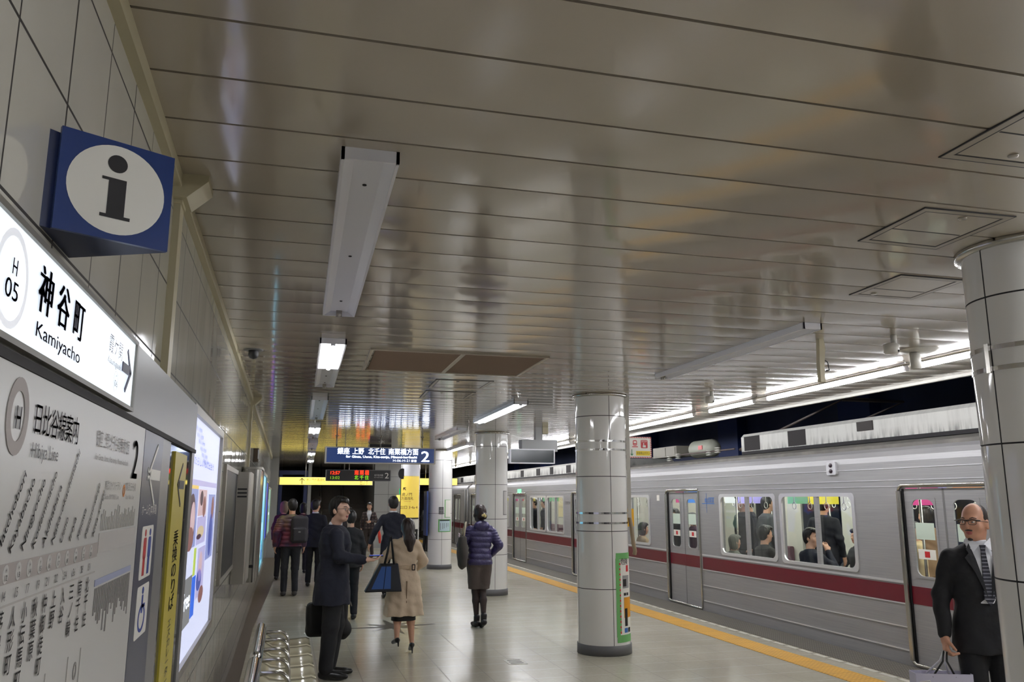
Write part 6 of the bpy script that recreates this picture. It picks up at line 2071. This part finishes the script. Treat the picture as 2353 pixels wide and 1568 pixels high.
# --- bald man at the right with paper bag
def tie_extra(e, J, lo, hi, h):
    k = J.k
    y = 0.118
    mb = MB()
    pts = [(0.018, 1.425), (0.012, 1.39), (0.032, 1.10), (0.0, 1.055), (-0.032, 1.10), (-0.012, 1.39), (-0.018, 1.425)]
    for a, b in ((0.002, 0.0),):
        mb.add([(x, y - (0.030 if z > 1.38 else 0) + 0.020, z) for x, z in pts] + [(x, y - (0.030 if z > 1.38 else 0) + 0.008, z) for x, z in pts],
               [(0, 1, 2, 3, 4, 5, 6), tuple(range(13, 6, -1))] + [(i, (i + 1) % 7, 7 + (i + 1) % 7, 7 + i) for i in range(7)])
    m = M('tie_stripe', (26, 28, 44), 0.5)
    nn_ = NT(m)
    nn_.color(nn_.mix(nn_.joint(nn_.z, 0.022, 0, 0.006), lin((24, 26, 42)), lin((120, 120, 130))))
    mb.build('tie', ['tie_stripe'], e, local=True)
    for sx in (-1, 1):
        MB().add([(sx * 0.012, 0.098, 1.430), (sx * 0.075, 0.045, 1.468), (sx * 0.085, 0.060, 1.420), (sx * 0.055, 0.108, 1.385)], [(0, 1, 2, 3)]).build('collar_leaf', ['shirt_white'], e, local=True)
    for sx in (-1, 1):
        MB().add([(sx * 0.010, 0.137, 1.10), (sx * 0.075, 0.130, 1.27), (sx * 0.118, 0.112, 1.345), (sx * 0.088, 0.106, 1.375), (sx * 0.100, 0.098, 1.395), (sx * 0.070, 0.070, 1.435), (sx * 0.052, 0.112, 1.34), (sx * 0.022, 0.128, 1.20)], [tuple(range(8))]).build('lapel', ['suit_black'], e, local=True)
    MB().tube([hpz(J, -0.022, 0.083, -0.052), hpz(J, 0, 0.094, -0.049), hpz(J, 0.022, 0.083, -0.052)], 0.004, 6).build('moustache', ['hair_brown'], e, local=True)
    MB().ell(hpz(J, 0, 0.072, -0.107), (0.018, 0.012, 0.010), 10, 6).build('goatee', ['hair_brown'], e, local=True)
def hpz(J, x, y, z):
    return rotz(J['head'] + V3(x, y, z) * J.k, R(48), J['head'])
pb = Pose(1.70, lel=(-0.26, -0.03, 1.12), rel=(0.235, -0.03, 1.10), rwr=(0.25, 0.02, 0.855), lwr=(-0.27, 0.0, 0.88), head=(0.0, 0.02, 1.565))
bm = person('bald man with glasses and striped tie in a dark suit, half behind the right column', (4.34, 4.49, 0.004), 158, pb, skin='skin_tan', hair='buzz', hairmat='hair_brown', h=0.006, head_yaw=-48, glasses='heavy',
            hands=(1.15, 0.95), top=jacket('suit_black', 0.76, 'suit_jacket', 1.04, width=1.02, open_front=True), bottom=trousers('suit_black', 1.05), shirt=collar_shirt(vfront=True), rest=None)
hpz = lambda J, x, y, z: rotz(J['head'] + V3(x, y, z) * J.k, R(-48), J['head'])
tie_extra(bm, pb, None, None, None)
wrp = w_of(bm, pb['rwr'] + V3(0.01, 0.01, -0.095))
e = E('paper_bag', (wrp.x, wrp.y, 0.33), 'pale lilac paper shopping bag in the bald man\'s hand', 'bag')
bx, by, bz = wrp.x - 0.05, wrp.y, wrp.z - 0.12
M('paper_lilac', (196, 194, 214), 0.5)
du = Vector((0.93, -0.36, 0)).normalized(); dv = Vector((0.36, 0.93, 0)).normalized()
mb = MB()
c0 = Vector((bx, by, 0))
for s1, s2, p, q in ((1, 1, du, dv),):
    pass
T = 0.002
mb.obox(c0 + dv * 0.055 + V * (bz - 0.17), du, dv, V, 0.17, T, 0.17)
mb.obox(c0 - dv * 0.055 + V * (bz - 0.17), du, dv, V, 0.17, T, 0.17)
mb.obox(c0 + du * 0.17 + V * (bz - 0.17), dv, du, V, 0.055, T, 0.17)
mb.obox(c0 - du * 0.17 + V * (bz - 0.17), dv, du, V, 0.055, T, 0.17)
mb.obox(c0 + V * (bz - 0.34), du, dv, V, 0.17, 0.055, T)
mb.build('bag_body', ['paper_lilac'], e)
for sgn in (-1, 1):
    c = c0 + dv * (0.053 * sgn)
    top = Vector((wrp.x, wrp.y, wrp.z + 0.005))
    MB().tube([c - du * 0.07 + V * (bz - 0.02), c * 0.4 + (top - du * 0.02) * 0.6 + V * ((bz - 0.02) * 0.4), top - du * 0.01, top + du * 0.01, c * 0.4 + (top + du * 0.02) * 0.6 + V * ((bz - 0.02) * 0.4), c + du * 0.07 + V * (bz - 0.02)], 0.006, 6).build('handle', ['black' if sgn < 0 else 'lamp_white'], e)
mb = MB()
mb.tube([c0 - dv * 0.0585 + du * a + V * (bz + b) for a, b in ((-0.15, -0.05), (-0.09, -0.04), (-0.06, -0.10), (-0.12, -0.13))], 0.003, 5)
mb.build('white_swirl', ['white_print'], e)

# --- man with rucksack
M('plaid_down', (86, 42, 62), 0.5)
m = MATS['plaid_down']
n = NT(m)
g1 = n.ramp(n.z, 1.42, 1.12)
n.color(n.mix(n.ramp(n.noise(7, 2), 0.35, 0.65), n.mix(g1, lin((104, 96, 50)), lin((112, 38, 60))), lin((60, 36, 66))))
M('jeans_black', (28, 30, 38), 0.8, bump=(7, 0.5, 0.04))
M('sneaker', (58, 56, 58), 0.6)
pr = Pose(1.71, lel=(-0.26, -0.04, 1.1), lwr=(-0.27, 0.03, 0.88), lan=(-0.09, -0.03, 0.085), ran=(0.10, -0.08, 0.085), rkn=(0.09, 0.0, 0.48))
person('man walking away in a purple and yellow padded jacket and dark trousers', (0.13, 15.85, 0.0), 4, pr, hair='mess', h=0.010, top=jacket('plaid_down', 0.86, 'padded_jacket', 1.0, puff=0.012, sleeve=1.25, width=1.08, warp=0.002), bottom=trousers('jeans_black', 0.98), shoes='sneaker', face_detail=False, head_yaw=8)
def fn(S):
    S.obox((0, 0, 0.24), (1, 0, 0), (0, 0, 1), 0.15, 0.24, 0.085, 0.06, 0.02)
    S.obox((0, -0.09, 0.15), (1, 0, 0), (0, 0, 1), 0.115, 0.12, 0.045, 0.03, 0.02)
def ex(e):
    for sx in (-1, 1):
        MB().tube([(sx * 0.08, 0.08, 0.44), (sx * 0.12, 0.16, 0.46), (sx * 0.125, 0.30, 0.40), (sx * 0.14, 0.32, 0.25), (sx * 0.16, 0.12, 0.08)], 0.014, 6).build('strap', ['bag_black'], e, local=True)
    MB().box(-0.02, 0.02, -0.137, -0.133, 0.19, 0.21).build('logo_patch', ['panel_grey'], e, local=True)
soft_bag('backpack', 'dark backpack on the man in the purple padded jacket', 'backpack', (0.27, 15.66, 0.93), fn, M('pack_grey', (42, 40, 46), 0.7).name, (-0.2, -0.16, -0.02), (0.2, 0.12, 0.5), extra=ex)

# --- business man walking away beside the yellow column
ps = Pose(1.76, lel=(-0.30, -0.06, 1.13), lwr=(-0.37, 0.02, 0.92), lkn=(-0.09, 0.12, 0.5), lan=(-0.09, 0.10, 0.09), ran=(0.09, -0.22, 0.16), rkn=(0.09, 0.0, 0.48), rtoe=(0.10, -0.10, 0.04), ltoe=(-0.10, 0.25, 0.03))
person('tall business man in a dark suit striding away beside the yellow column', (1.86, 14.9, 0.0), 0, ps, hair='short', h=0.010, top=jacket('suit_navy', 0.72, 'suit_jacket', 1.12, sleeve=1.02, width=1.04), bottom=trousers('suit_black', 1.0), shirt=collar_shirt(), face_detail=False)
# --- woman in black between
pw = Pose(1.55, True)
person('person in a plain black jacket walking away behind the man with glasses', (0.95, 12.6, 0.0), 5, pw, hair='mess', h=0.010, top=jacket('suit_black', 0.80, 'jacket', 1.02, sleeve=1.08, width=1.1), bottom=trousers('suit_black', 1.0), face_detail=False)
# --- dark suit behind the backpack man
pd = Pose(1.70)
person('man in a dark suit with a white collar, walking left of the man with glasses', (0.60, 17.4, 0.0), -10, pd, hair='short', h=0.012, head_yaw=-25, top=jacket('suit_navy', 0.76, 'suit_jacket'), bottom=trousers('suit_black'), shirt=collar_shirt(), face_detail=False)
# --- man in plaid jacket facing the camera, with umbrella
M('plaid_brown', (70, 58, 56), 0.8)
n = NT(MATS['plaid_brown'])
n.color(n.mix(n.math('MAXIMUM', n.joint(n.x, 0.09, 0, 0.03), n.joint(n.z, 0.09, 0, 0.03)), lin((84, 68, 64)), lin((40, 32, 36))))
pp = Pose(1.60, lel=(-0.24, 0.05, 1.12), lwr=(-0.06, 0.20, 1.10), ran=(0.12, 0.08, 0.085), lan=(-0.12, -0.08, 0.085))
plm = person('man in an open checked jacket walking towards the camera in the distance', (2.47, 25.6, 0.0), 172, pp, h=0.012, top=jacket('plaid_brown', 0.86, 'checked_jacket', width=1.05, open_front=True), bottom=trousers(M('trouser_brown', (56, 46, 44), 0.8).name), shirt=collar_shirt(vfront=True), shoes=M('shoe_brown', (90, 56, 38), 0.5).name)
e = E('umbrella', (2.77, 25.5, 0.4), 'folded red umbrella beside the man in the checked jacket', 'umbrella')
MB().tube([(2.80, 25.45, 0.40), (2.78, 25.45, 0.62), (2.76, 25.45, 0.82)], 0.03, 10, True, [0.03, 0.05, 0.02]).build('red_canopy', [M('umbrella_red', (214, 60, 44), 0.5)], e)
MB().tube([(2.76, 25.45, 0.82), (2.75, 25.45, 1.0)], 0.012, 6).build('handle', ['black'], e)
# --- more distant figures
GP = 'people in the distance'
person('dark figure standing between the yellow column and the notice column', (4.56, 27.6, 0.0), -60, Pose(1.62), h=0.014, top=jacket('suit_black', 0.7, 'coat', 1.1), bottom=trousers('suit_black'), face_detail=False)
person('person with light brown hair at the left wall beyond the backpack man', (-0.02, 18.9, 0.0), -12, Pose(1.66, True), hair='bob', hairmat=M('hair_light', (120, 104, 80), 0.6).name, h=0.013, top=jacket(M('coat_plum', (54, 32, 44), 0.8).name, 0.7, 'coat', 1.1), bottom=trousers('suit_black'), face_detail=False)
person('dark haired person just right of the backpack man, farther along', (0.42, 20.5, 0.0), 0, Pose(1.62, True), hair='bob', h=0.013, top=jacket(M('coat_wine', (70, 30, 38), 0.8).name, 0.7, 'coat', 1.1), bottom=trousers('suit_black'), face_detail=False)
person('dark haired person whose head shows behind the glasses of the standing man', (1.02, 16.6, 0.0), 0, Pose(1.58, True), hair='bob', h=0.013, top=jacket(M('coat_dark', (34, 28, 32), 0.8).name, 0.7, 'coat', 1.1), bottom=trousers('suit_black'), face_detail=False)

# --- passengers
M('coat_blueblack', (24, 26, 36), 0.8)
M('coat_grey', (74, 76, 80), 0.8)
M('coat_green_grey', (112, 114, 106), 0.8)
M('cream_knit', (206, 184, 140), 0.8)
def passenger(label, x, y, face, sit, top, bottom='suit_black', hair='short', hm='hair_black', H=1.65, hy=0, skin='skin', **kw):
    p = Pose(H, kw.pop('female', False), sit, **kw)
    return person(label, (x, y, 0.02), face, p, skin=skin, hair=hair, hairmat=hm, h=0.012, head_yaw=hy, top=jacket(top, 0.40 if sit else 0.78, 'jacket', width=1.06), bottom=trousers(bottom), face_detail=True, group='passengers inside the train')
NX = XT + 0.36
passenger('standing passenger in black with a rucksack, left part of the window pair nearest the column', 7.40, 12.50, 90, False, 'coat_blueblack', hair='mess', H=1.76)
passenger('second standing passenger in navy close beside the one in black', 8.10, 13.45, 70, False, 'suit_navy', H=1.74)
passenger('standing passenger in a grey suit turned away at the right side of the first window', 7.55, 12.0, -90, False, 'coat_grey', H=1.74)
passenger('seated passenger in a light hood at the lower left of the first window', NX, 11.72, -90, True, 'coat_green_grey', hair='bob', hm='coat_green_grey', H=1.5)
passenger('large seated passenger in dark grey below the suited man', NX, 10.85, -90, True, M('coat_char', (44, 42, 42), 0.8).name, hair='mess', H=1.72)
passenger('seated man in a dark suit with a hand to his face in the second window', NX, 9.75, -90, True, 'suit_navy', H=1.72, hy=-60, rel=(0.2, 0.2, 0.8), rwr=(0.08, 0.2, 1.0))
passenger('standing man in a dark suit in the middle of the second window', 7.60, 10.60, -60, False, 'coat_blueblack', H=1.74)
passenger('woman with dark hair seated across the car at the right edge of the second window', 8.65, 11.25, 90, True, M('coat_dk', (30, 30, 38), 0.8).name, hair='bob', H=1.62, female=True)
passenger('passenger in a cream top seen through the near door window', 7.40, 8.55, 60, False, 'cream_knit', hair='bob', H=1.42, female=True, hy=40)
passenger('passenger in brown behind the near door', 7.85, 8.85, 0, False, M('coat_tan', (150, 120, 90), 0.8).name, hair='bob', H=1.60, female=True)
passenger('seated passenger in a fur collar behind the small window beside the column', NX, 15.15, -90, True, M('fur_beige', (170, 146, 116), 0.9).name, hair='bob', hm='hair_brown', H=1.62, female=True)
passenger('dark figure behind the left leaf of the middle door', 7.0, 14.2, 90, False, 'coat_blueblack', H=1.52)
passenger('passenger in purple behind the right leaf of the middle door', 7.0, 13.5, 80, False, M('coat_purple', (70, 40, 66), 0.8).name, hair='bob', H=1.45, female=True)
passenger('dark figure standing in the far window pair of the second car', 7.0, 23.3, 90, False, 'coat_blueblack', H=1.7)
passenger('another dark passenger beside the yellow poster in the second car', 7.6, 24.2, 60, False, 'suit_navy', H=1.68)
